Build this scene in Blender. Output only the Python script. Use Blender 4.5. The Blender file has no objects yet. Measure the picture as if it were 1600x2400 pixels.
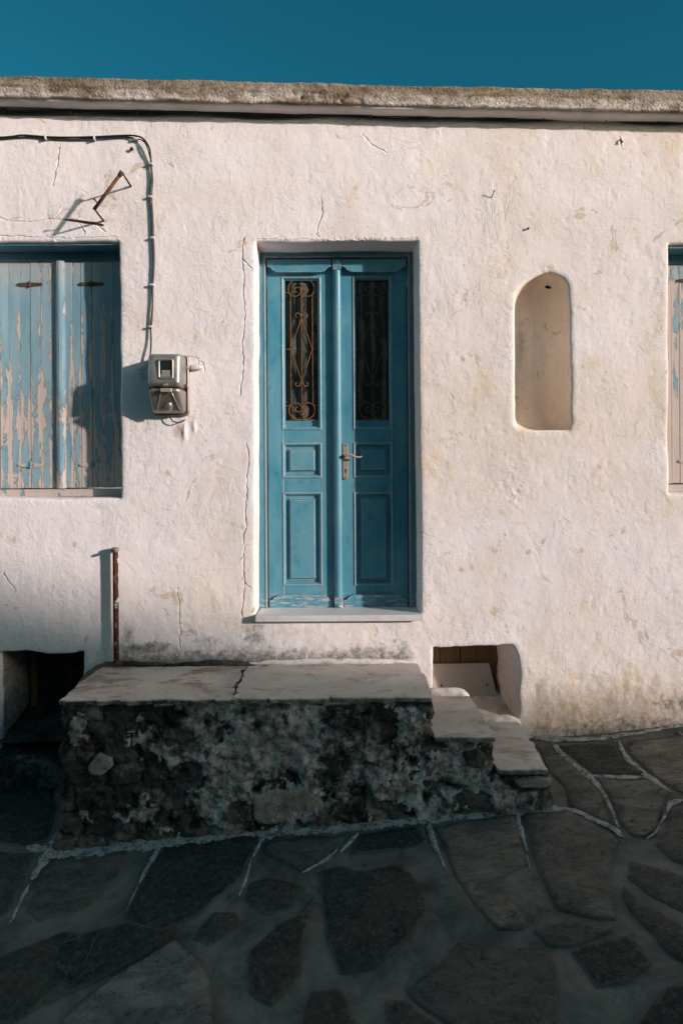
import bpy, bmesh, math, random
import numpy as np
from mathutils import Vector, Matrix
from mathutils.geometry import delaunay_2d_cdt

random.seed(7)
RNG = np.random.default_rng(7)
SC = bpy.context.scene
COL = SC.collection

# ------------------------------------------------------------------ camera, sky, sun, exposure
CAM_D, CAM_H, FPX = 3.9, 1.9, 1600.0        # metres from the wall, height of the lens, focal length in photo pixels
VPX, VPY, ROLL = 768.0, 1067.0, 0.006
cam_data = bpy.data.cameras.new('camera')
cam = bpy.data.objects.new('camera', cam_data)
COL.objects.link(cam)
cam.matrix_world = (Matrix.Translation((0, -CAM_D, CAM_H)) @ Matrix.Rotation(math.pi / 2, 4, 'X')
                    @ Matrix.Rotation(-ROLL, 4, 'Z'))
cam_data.sensor_fit = 'HORIZONTAL'
cam_data.sensor_width = 24.0
cam_data.lens = 24.0
cam_data.shift_x = (800 - VPX) / 1600
cam_data.shift_y = (VPY - 1200) / 1600
cam_data.clip_start = 0.05
cam_data.clip_end = 3000
SC.camera = cam

TO_SUN = Vector((1.63, -1.0, 0.45)).normalized()
SUN_EL = math.asin(TO_SUN.z)
SUN_ROT = math.atan2(TO_SUN.x, TO_SUN.y)     # clockwise from +Y
world = bpy.data.worlds.new('World')
SC.world = world
world.use_nodes = True
wn, wl = world.node_tree.nodes, world.node_tree.links
for n in list(wn):
    wn.remove(n)
w_out = wn.new('ShaderNodeOutputWorld')
w_bg = wn.new('ShaderNodeBackground')
w_sky = wn.new('ShaderNodeTexSky')
w_sky.sky_type = 'NISHITA'
w_sky.sun_disc = False
w_sky.sun_elevation = SUN_EL
w_sky.sun_rotation = SUN_ROT
w_sky.altitude = 30
w_sky.air_density = 1.0
w_sky.dust_density = 1.0
w_sky.ozone_density = 2.0
w_mul = wn.new('ShaderNodeMix')
w_mul.data_type = 'RGBA'
w_mul.blend_type = 'MULTIPLY'
w_mul.inputs[0].default_value = 1.0
# a polarised, deep teal sky away from the sun that pales towards the bright side
w_lum = wn.new('ShaderNodeRGBToBW')
wl.new(w_sky.outputs[0], w_lum.inputs[0])
w_rng = wn.new('ShaderNodeMapRange')
w_rng.inputs[1].default_value = 2.1
w_rng.inputs[2].default_value = 4.6
wl.new(w_lum.outputs[0], w_rng.inputs[0])
w_tint = wn.new('ShaderNodeMix')
w_tint.data_type = 'RGBA'
w_tint.inputs[6].default_value = (0.042, 0.325, 0.322, 1)
w_tint.inputs[7].default_value = (1.0, 0.98, 0.87, 1)
wl.new(w_rng.outputs[0], w_tint.inputs[0])
wl.new(w_tint.outputs[2], w_mul.inputs[7])
wl.new(w_sky.outputs[0], w_mul.inputs[6])
wl.new(w_mul.outputs[2], w_bg.inputs[0])
w_bg.inputs[1].default_value = 0.15
wl.new(w_bg.outputs[0], w_out.inputs[0])

sun_data = bpy.data.lights.new('sun', 'SUN')
sun_data.energy = 2.75
sun_data.angle = math.radians(1.5)
sun_data.color = (1.0, 0.875, 0.835)
sun = bpy.data.objects.new('sun', sun_data)
COL.objects.link(sun)
sun.rotation_euler = TO_SUN.to_track_quat('Z', 'Y').to_euler()

SC.view_settings.view_transform = 'Standard'
SC.view_settings.look = 'None'
SC.view_settings.exposure = 0.75
SC.view_settings.gamma = 1.0
SC.view_settings.use_curve_mapping = False
SC.render.engine = 'CYCLES'
SC.cycles.max_bounces = 8
SC.cycles.diffuse_bounces = 5
SC.cycles.use_denoising = True


# ------------------------------------------------------------------ measuring helpers
def ray(px, py):
    u, v = px - VPX, VPY - py
    return (u + ROLL * v) / FPX, (v - ROLL * u) / FPX


def at(px, py, y=0.0):
    """point of the plane Y = y seen at photo pixel (px, py)"""
    a, b = ray(px, py)
    d = CAM_D + y
    return Vector((a * d, y, CAM_H + b * d))


def xz(px, py, y=0.0):
    p = at(px, py, y)
    return (p.x, p.z)


G0, GB, GC = 0.1756, 0.081, 0.116


def ground_z(x, y):
    return G0 + GB * np.clip(x, -9, 9) + GC * np.clip(y, -5.0, 0.3)


def atg(px, py):
    a, b = ray(px, py)
    d = (CAM_H - G0 + GC * CAM_D) / (GB * a + GC - b)
    return Vector((a * d, d - CAM_D, CAM_H + b * d))


# ------------------------------------------------------------------ numpy noise
def _hash(ix, iy, iz, seed):
    h = (ix.astype(np.int64) * 374761393 + iy.astype(np.int64) * 668265263 + iz.astype(np.int64) * 2147483647
         + seed * 1274126177) & 0xFFFFFFFF
    h = ((h ^ (h >> 13)) * 1274126177) & 0xFFFFFFFF
    h = (h ^ (h >> 16)) & 0xFFFFFFFF
    h = (h * 2246822519) & 0xFFFFFFFF
    h = h ^ (h >> 15)
    return (h & 0xFFFFFF) / float(0x7FFFFF) - 1.0


def vnoise(p, seed=0):
    i = np.floor(p).astype(np.int64)
    f = p - i
    f = f * f * f * (f * (f * 6 - 15) + 10)
    r = 0
    for dx in (0, 1):
        wx = f[:, 0] if dx else 1 - f[:, 0]
        for dy in (0, 1):
            wy = f[:, 1] if dy else 1 - f[:, 1]
            for dz in (0, 1):
                wz = f[:, 2] if dz else 1 - f[:, 2]
                r = r + wx * wy * wz * _hash(i[:, 0] + dx, i[:, 1] + dy, i[:, 2] + dz, seed)
    return r


def fbm(p, octaves=4, seed=0, gain=0.5):
    p = np.asarray(p, float)
    a, t, s = 1.0, 0, 0
    for k in range(octaves):
        t = t + a * vnoise(p * (2.03 ** k) + 17.3 * k, seed + k)
        s += a
        a *= gain
    return t / s


def smooth(a, b, x):
    t = np.clip((x - a) / (b - a), 0, 1)
    return t * t * (3 - 2 * t)


# ------------------------------------------------------------------ objects
def empty(name, loc, label=None, cat=None, group=None):
    o = bpy.data.objects.new(name, None)
    COL.objects.link(o)
    o.location = loc
    o.empty_display_size = 0.1
    tag(o, label, cat, group)
    return o


def tag(o, label=None, cat=None, group=None, kind=None):
    if label: o['label'] = label
    if cat: o['category'] = cat
    if group: o['group'] = group
    if kind: o['kind'] = kind
    return o


def world_loc(o):
    v = Vector((0, 0, 0))
    while o is not None:
        v += o.location
        o = o.parent
    return v


def link(name, me, parent=None, mat=None):
    o = bpy.data.objects.new(name, me)
    COL.objects.link(o)
    if mat is not None and not me.materials:
        me.materials.append(mat)
    if parent is not None:
        o.parent = parent
    return o


def place(o, parent, verts):
    """puts the object's origin at its own bottom centre; verts are world coordinates"""
    lo, hi = verts.min(0), verts.max(0)
    base = Vector(((lo[0] + hi[0]) / 2, (lo[1] + hi[1]) / 2, lo[2]))
    o.location = base - (world_loc(parent) if parent is not None else Vector((0, 0, 0)))
    return verts - np.array(base)


def mesh_obj(name, verts, faces, mat=None, parent=None, smooth_shade=False, attrs=None, label=None):
    """verts in world coordinates; faces = list of tuples or an (n,3|4) int array"""
    verts = np.asarray(verts, float)
    me = bpy.data.meshes.new(name)
    o = link(name, me, parent, mat)
    v = place(o, parent, verts)
    if isinstance(faces, np.ndarray):
        k = faces.shape[1]
        me.vertices.add(len(v))
        me.vertices.foreach_set('co', v.astype(np.float32).ravel())
        me.loops.add(faces.size)
        me.loops.foreach_set('vertex_index', faces.astype(np.int32).ravel())
        me.polygons.add(len(faces))
        me.polygons.foreach_set('loop_start', np.arange(0, faces.size, k, dtype=np.int32))
        me.polygons.foreach_set('loop_total', np.full(len(faces), k, dtype=np.int32))
        me.update(calc_edges=True)
        me.validate()
    else:
        me.from_pydata(v.tolist(), [], [tuple(f) for f in faces])
        me.update()
    if attrs:
        for an, av in attrs.items():
            a = me.attributes.new(an, 'FLOAT', 'POINT')
            a.data.foreach_set('value', np.asarray(av, np.float32))
    me.polygons.foreach_set('use_smooth', [smooth_shade] * len(me.polygons))
    if label: o['label'] = label
    return o


def bm_obj(name, bm, mat=None, parent=None, smooth_shade=False, label=None, angle=None):
    me = bpy.data.meshes.new(name)
    bmesh.ops.recalc_face_normals(bm, faces=bm.faces)
    v = np.array([x.co[:] for x in bm.verts])
    o = link(name, me, parent, mat)
    v2 = place(o, parent, v)
    for x, c in zip(bm.verts, v2):
        x.co = c
    bm.to_mesh(me)
    bm.free()
    me.polygons.foreach_set('use_smooth', [smooth_shade] * len(me.polygons))
    if smooth_shade and angle is not None:
        sharp_by_angle(me, angle)
    if label: o['label'] = label
    return o


def sharp_by_angle(me, angle):
    try:
        me.set_sharp_from_angle(angle=angle)
    except Exception:
        pass


def add_box(bm, x0, x1, y0, y1, z0, z1, bevel=0.0, seg=1):
    r = bmesh.ops.create_cube(bm, size=1.0)
    vs = r['verts']
    for v in vs:
        v.co = Vector(((x0 + x1) / 2 + v.co.x * (x1 - x0), (y0 + y1) / 2 + v.co.y * (y1 - y0),
                       (z0 + z1) / 2 + v.co.z * (z1 - z0)))
    if bevel > 0:
        es = list({e for v in vs for e in v.link_edges})
        bmesh.ops.bevel(bm, geom=es, offset=bevel, segments=seg, affect='EDGES', profile=0.6)


def box(name, x0, x1, y0, y1, z0, z1, mat, parent, bevel=0.003, label=None, seg=1):
    bm = bmesh.new()
    add_box(bm, min(x0, x1), max(x0, x1), y0, y1, z0, z1, bevel, seg)
    return bm_obj(name, bm, mat, parent, label=label)


def add_prism(bm, poly, y0, y1, bevel=0.0):
    """poly = (x, z) outline, extruded from y0 (front) to y1"""
    f = [bm.verts.new((x, y0, z)) for x, z in poly]
    b = [bm.verts.new((x, y1, z)) for x, z in poly]
    n = len(poly)
    ff = bm.faces.new(f)
    bm.faces.new(list(reversed(b)))
    for i in range(n):
        bm.faces.new((f[i], b[i], b[(i + 1) % n], f[(i + 1) % n]))
    if bevel > 0:
        bmesh.ops.bevel(bm, geom=list(ff.edges), offset=bevel, segments=2, affect='EDGES', profile=0.6)


def add_tube(bm, pts, rad, n=10, cap=True):
    """swept tube through pts; rad a number or one per point"""
    pts = [Vector(p) for p in pts]
    rads = rad if isinstance(rad, (list, tuple)) else [rad] * len(pts)
    prev = None
    rings = []
    ref = Vector((0, 0, 1))
    for i, p in enumerate(pts):
        t = ((pts[min(i + 1, len(pts) - 1)] - p).normalized() + (p - pts[max(i - 1, 0)]).normalized())
        if t.length < 1e-6: t = Vector((0, 0, 1))
        t.normalize()
        if prev is None:
            ref = Vector((0, 1, 0)) if abs(t.y) < 0.9 else Vector((1, 0, 0))
            a = t.cross(ref).normalized()
        else:
            a = (prev - t * prev.dot(t))
            if a.length < 1e-6: a = t.cross(ref)
            a.normalize()
        prev = a
        b = t.cross(a)
        rings.append([bm.verts.new(p + (a * math.cos(2 * math.pi * k / n) + b * math.sin(2 * math.pi * k / n)) * rads[i])
                      for k in range(n)])
    for r0, r1 in zip(rings, rings[1:]):
        for k in range(n):
            bm.faces.new((r0[k], r0[(k + 1) % n], r1[(k + 1) % n], r1[k]))
    if cap:
        bm.faces.new(list(reversed(rings[0])))
        bm.faces.new(rings[-1])


def spline(pts, k=6):
    """Catmull-Rom through pts"""
    P = [Vector(p) for p in pts]
    out = []
    for i in range(len(P) - 1):
        p0, p1, p2, p3 = P[max(i - 1, 0)], P[i], P[i + 1], P[min(i + 2, len(P) - 1)]
        for j in range(k):
            t = j / k
            out.append(0.5 * ((2 * p1) + (p2 - p0) * t + (2 * p0 - 5 * p1 + 4 * p2 - p3) * t * t
                              + (3 * p1 - p0 - 3 * p2 + p3) * t ** 3))
    out.append(P[-1])
    return out


def loft_loops(loops, cap_end=True, cap_start=False):
    """loops: list of (n,3) arrays -> verts, faces"""
    n = len(loops[0])
    V = np.concatenate(loops)
    F = []
    for k in range(len(loops) - 1):
        for i in range(n):
            j = (i + 1) % n
            F.append((k * n + i, k * n + j, (k + 1) * n + j, (k + 1) * n + i))
    if cap_end: F.append(tuple(range((len(loops) - 1) * n, len(loops) * n)))
    if cap_start: F.append(tuple(reversed(range(n))))
    return V, F


def dup(o, loc_shift, parent=None, label=None):
    """a copy of a thing or part with copies of all it carries, mesh data shared"""
    c = o.copy()
    COL.objects.link(c)
    c.parent = parent if parent is not None else o.parent
    c.location = o.location + Vector(loc_shift)
    if label: c['label'] = label
    for ch in list(o.children):
        dup(ch, (0, 0, 0), c)
    return c


# ------------------------------------------------------------------ materials
class NT:
    def __init__(self, name):
        self.m = bpy.data.materials.new(name)
        self.m.use_nodes = True
        self.t = self.m.node_tree
        for n in list(self.t.nodes):
            self.t.nodes.remove(n)
        self.out = self.t.nodes.new('ShaderNodeOutputMaterial')
        self.b = self.t.nodes.new('ShaderNodeBsdfPrincipled')
        self.t.links.new(self.b.outputs[0], self.out.inputs[0])
        self.pos = self.t.nodes.new('ShaderNodeNewGeometry').outputs['Position']

    def new(self, t): return self.t.nodes.new(t)

    def set(self, inp, v):
        if hasattr(v, 'is_linked') or hasattr(v, 'links'):
            self.t.links.new(v, inp)
        else:
            if isinstance(v, (tuple, list)) and len(v) == 3 and inp.type == 'RGBA': v = (*v, 1)
            inp.default_value = v

    def mapping(self, scale=(1, 1, 1), rot=(0, 0, 0), loc=(0, 0, 0), vec=None):
        m = self.new('ShaderNodeMapping')
        self.set(m.inputs[0], vec if vec is not None else self.pos)
        m.inputs['Scale'].default_value = scale
        m.inputs['Rotation'].default_value = rot
        m.inputs['Location'].default_value = loc
        return m.outputs[0]

    def noise(self, scale, detail=4, rough=0.55, distort=0.0, vec=None, out='Fac'):
        n = self.new('ShaderNodeTexNoise')
        self.set(n.inputs['Vector'], vec if vec is not None else self.pos)
        n.inputs['Scale'].default_value = scale
        n.inputs['Detail'].default_value = detail
        n.inputs['Roughness'].default_value = rough
        n.inputs['Distortion'].default_value = distort
        return n.outputs[out]

    def voronoi(self, scale, vec=None, feature='F1', out='Distance', rand=1.0):
        n = self.new('ShaderNodeTexVoronoi')
        n.feature = feature
        self.set(n.inputs['Vector'], vec if vec is not None else self.pos)
        n.inputs['Scale'].default_value = scale
        n.inputs['Randomness'].default_value = rand
        return n.outputs[out]

    def ramp(self, v, stops, interp='LINEAR'):
        r = self.new('ShaderNodeValToRGB')
        r.color_ramp.interpolation = interp
        els = r.color_ramp.elements
        while len(els) < len(stops): els.new(0.5)
        for e, (p, c) in zip(els, stops):
            e.position = p
            e.color = (c, c, c, 1) if isinstance(c, (int, float)) else (*c, 1)
        self.set(r.inputs[0], v)
        return r.outputs[0]

    def rng(self, v, a, b, c=0.0, d=1.0):
        r = self.new('ShaderNodeMapRange')
        self.set(r.inputs[0], v)
        for i, x in zip((1, 2, 3, 4), (a, b, c, d)): self.set(r.inputs[i], x)
        return r.outputs[0]

    def math(self, op, a, b=0.0, clamp=False):
        m = self.new('ShaderNodeMath')
        m.operation = op
        m.use_clamp = clamp
        self.set(m.inputs[0], a)
        self.set(m.inputs[1], b)
        return m.outputs[0]

    def mix(self, f, a, b, mode='MIX'):
        m = self.new('ShaderNodeMix')
        m.data_type = 'RGBA'
        m.blend_type = mode
        self.set(m.inputs[0], f)
        self.set(m.inputs[6], a)
        self.set(m.inputs[7], b)
        return m.outputs[2]

    def attr(self, name):
        a = self.new('ShaderNodeAttribute')
        a.attribute_name = name
        return a.outputs['Fac']

    def objrand(self):
        return self.new('ShaderNodeObjectInfo').outputs['Random']

    def objvec(self):
        return self.new('ShaderNodeTexCoord').outputs['Object']

    def sep(self, axis, vec=None):
        s = self.new('ShaderNodeSeparateXYZ')
        self.set(s.inputs[0], vec if vec is not None else self.pos)
        return s.outputs[axis]

    def bump(self, h, strength=0.5, dist=0.01, normal=None):
        b = self.new('ShaderNodeBump')
        b.inputs['Strength'].default_value = strength
        b.inputs['Distance'].default_value = dist
        self.set(b.inputs['Height'], h)
        if normal is not None: self.set(b.inputs['Normal'], normal)
        return b.outputs[0]

    def pointy(self):
        return self.new('ShaderNodeNewGeometry').outputs['Pointiness']

    def done(self, color, rough=0.7, normal=None, metal=0.0, spec=None):
        self.set(self.b.inputs['Base Color'], color)
        self.set(self.b.inputs['Roughness'], rough)
        self.set(self.b.inputs['Metallic'], metal)
        if spec is not None: self.set(self.b.inputs['Specular IOR Level'], spec)
        if normal is not None: self.set(self.b.inputs['Normal'], normal)
        return self.m


def mat_plaster(name='lime_plaster', white=(0.82, 0.755, 0.755), cream=(0.73, 0.60, 0.455), bias=0.0):
    n = NT(name)
    x = n.sep(0)
    big = n.noise(1.3, 6, 0.62, 0.6)
    big = n.math('ADD', big, n.rng(x, -1.0, 1.2, -0.09 + bias, 0.06 + bias))
    m1 = n.rng(big, 0.44, 0.62, 0.0, 1.0)
    patch = n.noise(5.0, 8, 0.7, 0.4, vec=n.mapping(scale=(1, 1, 0.7), loc=(3, 1, 2)))
    m2 = n.rng(patch, 0.54, 0.60)
    f = n.math('MULTIPLY', m1, n.rng(m2, 0, 1, 0.5, 1.0))
    col = n.mix(f, white, cream)
    # fine brushed streaks of limewash
    st = n.noise(7, 6, 0.7, vec=n.mapping(scale=(6, 6, 0.9), rot=(0, 0.08, 0)))
    col = n.mix(n.rng(st, 0.35, 0.75, 0.0, 0.35), col, (0.66, 0.61, 0.62))
    fine = n.noise(60, 4, 0.7)
    col = n.mix(n.rng(fine, 0.45, 0.8, 0.0, 0.35), col, (0.60, 0.51, 0.43))
    # paint flaked off: older ochre coat underneath
    fl = n.noise(4.2, 9, 0.68, 1.0, vec=n.mapping(loc=(7, 2, 5)))
    flake = n.rng(fl, 0.625, 0.638)
    col = n.mix(n.math('MULTIPLY', flake, 0.8), col, (0.58, 0.47, 0.37))
    # hairline cracks
    h = n.noise(2.6, 5, 0.6, 1.2, vec=n.mapping(loc=(1, 9, 4), scale=(1.3, 1.3, 0.8)))
    line = n.rng(n.math('ABSOLUTE', n.math('SUBTRACT', h, 0.5)), 0.0, 0.006, 1.0, 0.0)
    line = n.math('MULTIPLY', line, n.rng(n.noise(1.7, 3, vec=n.mapping(loc=(5, 5, 1))), 0.52, 0.60))
    col = n.mix(n.math('MULTIPLY', line, 0.45), col, (0.34, 0.29, 0.26))
    sp = n.rng(n.noise(26, 3, 0.6, vec=n.mapping(loc=(2, 2, 2))), 0.70, 0.76)
    col = n.mix(n.math('MULTIPLY', sp, 0.5), col, (0.45, 0.37, 0.31))
    # stains kept on the mesh: rust/ochre, dark mould, dirt in cracks
    br = n.noise(22, 8, 0.75)
    oc = n.rng(n.math('ADD', n.attr('stain'), n.math('MULTIPLY', n.math('SUBTRACT', br, 0.5), 1.2)), 0.35, 0.85)
    col = n.mix(n.math('MULTIPLY', oc, 0.8), col, (0.47, 0.34, 0.23))
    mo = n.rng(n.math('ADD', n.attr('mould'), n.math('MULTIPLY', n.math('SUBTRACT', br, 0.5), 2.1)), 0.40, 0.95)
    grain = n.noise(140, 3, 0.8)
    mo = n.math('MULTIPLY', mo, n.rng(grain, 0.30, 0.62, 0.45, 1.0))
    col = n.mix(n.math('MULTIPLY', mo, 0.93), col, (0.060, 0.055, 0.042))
    col = n.mix(n.math('MULTIPLY', n.attr('crack'), 0.75), col, (0.12, 0.10, 0.09))
    # relief
    hgt = n.math('MULTIPLY', n.noise(42, 9, 0.74, 0.3), 1.0)
    hgt = n.math('ADD', hgt, n.math('MULTIPLY', n.noise(13, 7, 0.66, 0.6, vec=n.mapping(scale=(2.0, 2.0, 0.9), rot=(0, 0.15, 0))), 0.8))
    hgt = n.math('ADD', hgt, n.math('MULTIPLY', flake, -0.35))
    hgt = n.math('ADD', hgt, n.math('MULTIPLY', m2, 0.15))
    hgt = n.math('ADD', hgt, n.math('MULTIPLY', line, -0.35))
    hgt = n.math('ADD', hgt, n.math('MULTIPLY', sp, -0.4))
    vary = n.rng(n.noise(2.4, 4, 0.6, vec=n.mapping(loc=(8, 8, 2))), 0.38, 0.62, 0.30, 1.15)
    hgt = n.math('MULTIPLY', hgt, vary)
    edge = n.noise(6.5, 8, 0.7, 0.8, vec=n.mapping(loc=(6, 3, 8)))
    hgt = n.math('ADD', hgt, n.math('MULTIPLY', n.rng(edge, 0.53, 0.56), 0.22))
    edge2 = n.noise(11, 7, 0.7, 0.8, vec=n.mapping(loc=(1, 3, 2), scale=(1.3, 1.3, 0.8)))
    hgt = n.math('ADD', hgt, n.math('MULTIPLY', n.rng(edge2, 0.61, 0.625), 0.30))
    return n.done(col, 0.92, n.bump(hgt, 0.55, 0.0065), spec=0.15)


ROOF_MID = (at(768, 194, -.125).z + at(768, 240, -.125).z) / 2


def mat_concrete():
    n = NT('weathered_concrete')
    a = n.noise(3.2, 8, 0.7, 0.5, vec=n.mapping(scale=(1, 1, 2.5)))
    col = n.mix(n.rng(a, 0.42, 0.58), (0.20, 0.145, 0.095), (0.58, 0.50, 0.43))
    w = n.rng(n.noise(4.5, 5, 0.6, vec=n.mapping(loc=(3, 3, 3), scale=(1.2, 1, 1.5))), 0.58, 0.72)
    col = n.mix(w, col, (0.66, 0.58, 0.53))
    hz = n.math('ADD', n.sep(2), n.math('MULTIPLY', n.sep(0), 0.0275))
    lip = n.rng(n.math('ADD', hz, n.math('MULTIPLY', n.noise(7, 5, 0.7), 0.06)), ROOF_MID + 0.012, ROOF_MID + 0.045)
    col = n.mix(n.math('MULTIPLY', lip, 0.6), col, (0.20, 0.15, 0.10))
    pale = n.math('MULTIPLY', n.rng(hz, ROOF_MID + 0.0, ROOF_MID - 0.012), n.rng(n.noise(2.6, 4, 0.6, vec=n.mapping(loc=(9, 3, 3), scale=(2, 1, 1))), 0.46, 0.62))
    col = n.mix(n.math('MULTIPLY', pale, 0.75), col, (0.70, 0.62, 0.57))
    g = n.noise(70, 6, 0.8)
    col = n.mix(n.rng(g, 0.46, 0.75), col, (0.085, 0.06, 0.038))
    run = n.rng(n.noise(5, 6, 0.75, vec=n.mapping(scale=(2.5, 1, 0.25), loc=(3, 1, 1))), 0.56, 0.70)
    col = n.mix(n.math('MULTIPLY', run, 0.7), col, (0.11, 0.082, 0.055))
    v = n.voronoi(55)
    hgt = n.math('ADD', n.noise(45, 8, 0.8), n.math('MULTIPLY', n.rng(v, 0.0, 0.5), 0.5))
    return n.done(col, 0.95, n.bump(hgt, 0.8, 0.009), spec=0.1)


def mat_paint(name='blue_door_paint', base=(0.040, 0.215, 0.295), pale=(0.125, 0.305, 0.37), deep=(0.018, 0.165, 0.225), worn=0.75):
    n = NT(name)
    c = n.noise(3.5, 7, 0.6, 0.6, vec=n.mapping(scale=(1.5, 1.5, 0.8)))
    col = n.mix(n.rng(c, 0.35, 0.7), base, pale)
    d = n.noise(14, 5, 0.7, 0.7)
    col = n.mix(n.rng(d, 0.56, 0.70, 0, 0.6), col, deep)
    bs = n.noise(9, 8, 0.75, 0.2, vec=n.mapping(scale=(5, 1, 0.35), loc=(1, 1, 7)))
    col = n.mix(n.rng(bs, 0.45, 0.68, 0, 0.55), col, pale)
    dr = n.rng(n.noise(6, 8, 0.75, 0.4, vec=n.mapping(scale=(1.5, 1, 0.9), loc=(3, 8, 7))), 0.58, 0.70, 0, 0.5)
    col = n.mix(dr, col, deep)
    z = n.sep(2)
    bv = n.new('ShaderNodeBevel')
    bv.samples = 4
    bv.inputs['Radius'].default_value = 0.006
    dt = n.new('ShaderNodeVectorMath')
    dt.operation = 'DOT_PRODUCT'
    n.set(dt.inputs[0], bv.outputs[0])
    n.set(dt.inputs[1], n.new('ShaderNodeNewGeometry').outputs['Normal'])
    pt = n.rng(dt.outputs['Value'], 0.985, 0.90)
    br = n.noise(28, 7, 0.75, vec=n.mapping(scale=(1, 1, 0.5)))
    low = n.rng(z, 0.95, 2.6, 1.0, 0.25)
    chip = n.math('MULTIPLY', pt, n.rng(n.math('ADD', br, n.math('MULTIPLY', low, 0.13)), 0.50 - 0.05 * worn, 0.56 - 0.05 * worn))
    streak = n.noise(16, 8, 0.75, vec=n.mapping(scale=(1.0, 1, 5)))
    kick = n.math('MULTIPLY', n.rng(z, 1.075, 1.05), n.rng(streak, 0.52, 0.58))
    chip = n.math('MAXIMUM', chip, n.math('MULTIPLY', kick, 0.85))
    sc = n.rng(n.noise(36, 6, 0.7, vec=n.mapping(scale=(1.5, 1.5, 0.4), loc=(4, 4, 4))), 0.67, 0.70)
    chip = n.math('MAXIMUM', chip, n.math('MULTIPLY', sc, 0.7))
    col = n.mix(n.math('MULTIPLY', chip, 0.9 * (worn + 0.4)), col, (0.50, 0.40, 0.36))
    hgt = n.math('ADD', n.math('MULTIPLY', n.noise(20, 6, 0.6, vec=n.mapping(scale=(3, 3, 0.3))), 0.6), n.math('MULTIPLY', chip, -0.5))
    return n.done(col, n.rng(c, 0.3, 0.7, 0.36, 0.52), n.bump(hgt, 0.25, 0.004), spec=0.45)


def mat_shutter():
    n = NT('peeling_blue_paint')
    rnd = n.objrand()
    off = n.new('ShaderNodeCombineXYZ')
    n.set(off.inputs[0], n.math('MULTIPLY', rnd, 9.0))
    n.set(off.inputs[2], n.math('MULTIPLY', rnd, 5.0))
    add = n.new('ShaderNodeVectorMath')
    n.set(add.inputs[0], n.pos)
    n.set(add.inputs[1], off.outputs[0])
    p = add.outputs[0]
    z = n.sep(2)
    c = n.noise(3, 6, 0.6, vec=n.mapping(scale=(3, 1, 0.7), vec=p))
    col = n.mix(n.rng(c, 0.3, 0.7), (0.135, 0.265, 0.325), (0.25, 0.36, 0.405))
    col = n.mix(n.rng(z, 2.85, 3.15, 0.0, 0.75), col, (0.42, 0.40, 0.365))        # bleached top ends
    pe = n.math('ADD', n.math('MULTIPLY', n.noise(6, 10, 0.76, 0.8, vec=n.mapping(scale=(2.0, 1, 0.62), vec=p)), 0.7), n.math('MULTIPLY', n.noise(2.2, 4, 0.6, 0.5), 0.3))
    lowness = n.rng(z, 1.75, 3.1, 0.105, -0.015)
    side = n.rng(n.sep(0), 1.2, 1.6, 0.0, 0.10)
    side = n.math('ADD', side, n.rng(n.math('ABSOLUTE', n.sep(0, n.objvec())), 0.010, 0.023, -0.012, 0.065))
    pm = n.rng(n.math('ADD', n.math('ADD', pe, lowness), side), 0.60, 0.612)
    wood = n.mix(n.noise(14, 6, 0.7, vec=n.mapping(scale=(6, 1, 0.3), vec=p)), (0.34, 0.285, 0.25), (0.58, 0.50, 0.45))
    col = n.mix(pm, col, wood)
    rim = n.math('SUBTRACT', n.rng(n.math('ADD', n.math('ADD', pe, lowness), side), 0.588, 0.60), pm, clamp=True)
    col = n.mix(n.math('MULTIPLY', rim, 0.6), col, (0.07, 0.15, 0.18))
    cr = n.noise(30, 6, 0.7, vec=n.mapping(scale=(2.5, 1, 0.12), vec=p))
    crack = n.rng(cr, 0.66, 0.70)
    col = n.mix(n.math('MULTIPLY', crack, 0.55), col, (0.07, 0.08, 0.08))
    hgt = n.math('ADD', n.math('MULTIPLY', pm, -1.0), n.math('MULTIPLY', n.noise(30, 6, 0.7, vec=n.mapping(scale=(4, 1, 0.2), vec=p)), 0.8))
    hgt = n.math('ADD', hgt, n.math('MULTIPLY', crack, -0.6))
    return n.done(col, 0.72, n.bump(hgt, 0.7, 0.005), spec=0.25)


def mat_rust(name='rusty_iron', a=(0.16, 0.065, 0.032), b=(0.045, 0.022, 0.016), speck=0.0):
    n = NT(name)
    c = n.noise(40, 6, 0.7)
    col = n.mix(n.rng(c, 0.35, 0.65), b, a)
    if speck:
        s = n.rng(n.noise(38, 5, 0.7, vec=n.mapping(scale=(1, 1, 0.5), loc=(1, 2, 3))), 0.60 - speck * 0.04, 0.62)
        col = n.mix(s, col, (0.62, 0.55, 0.50))
    return n.done(col, 0.82, n.bump(n.noise(160, 5, 0.7), 0.5, 0.003), spec=0.25)


def mat_plain(name, color, rough=0.6, metal=0.0, var=0.25, scale=30, bump=0.2, spec=None):
    n = NT(name)
    c = n.noise(scale, 5, 0.65)
    d = tuple(x * (1 - var) for x in color)
    col = n.mix(n.rng(c, 0.3, 0.7), d, color)
    return n.done(col, rough, n.bump(n.noise(scale * 4, 4), bump, 0.003), metal=metal, spec=spec)


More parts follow.
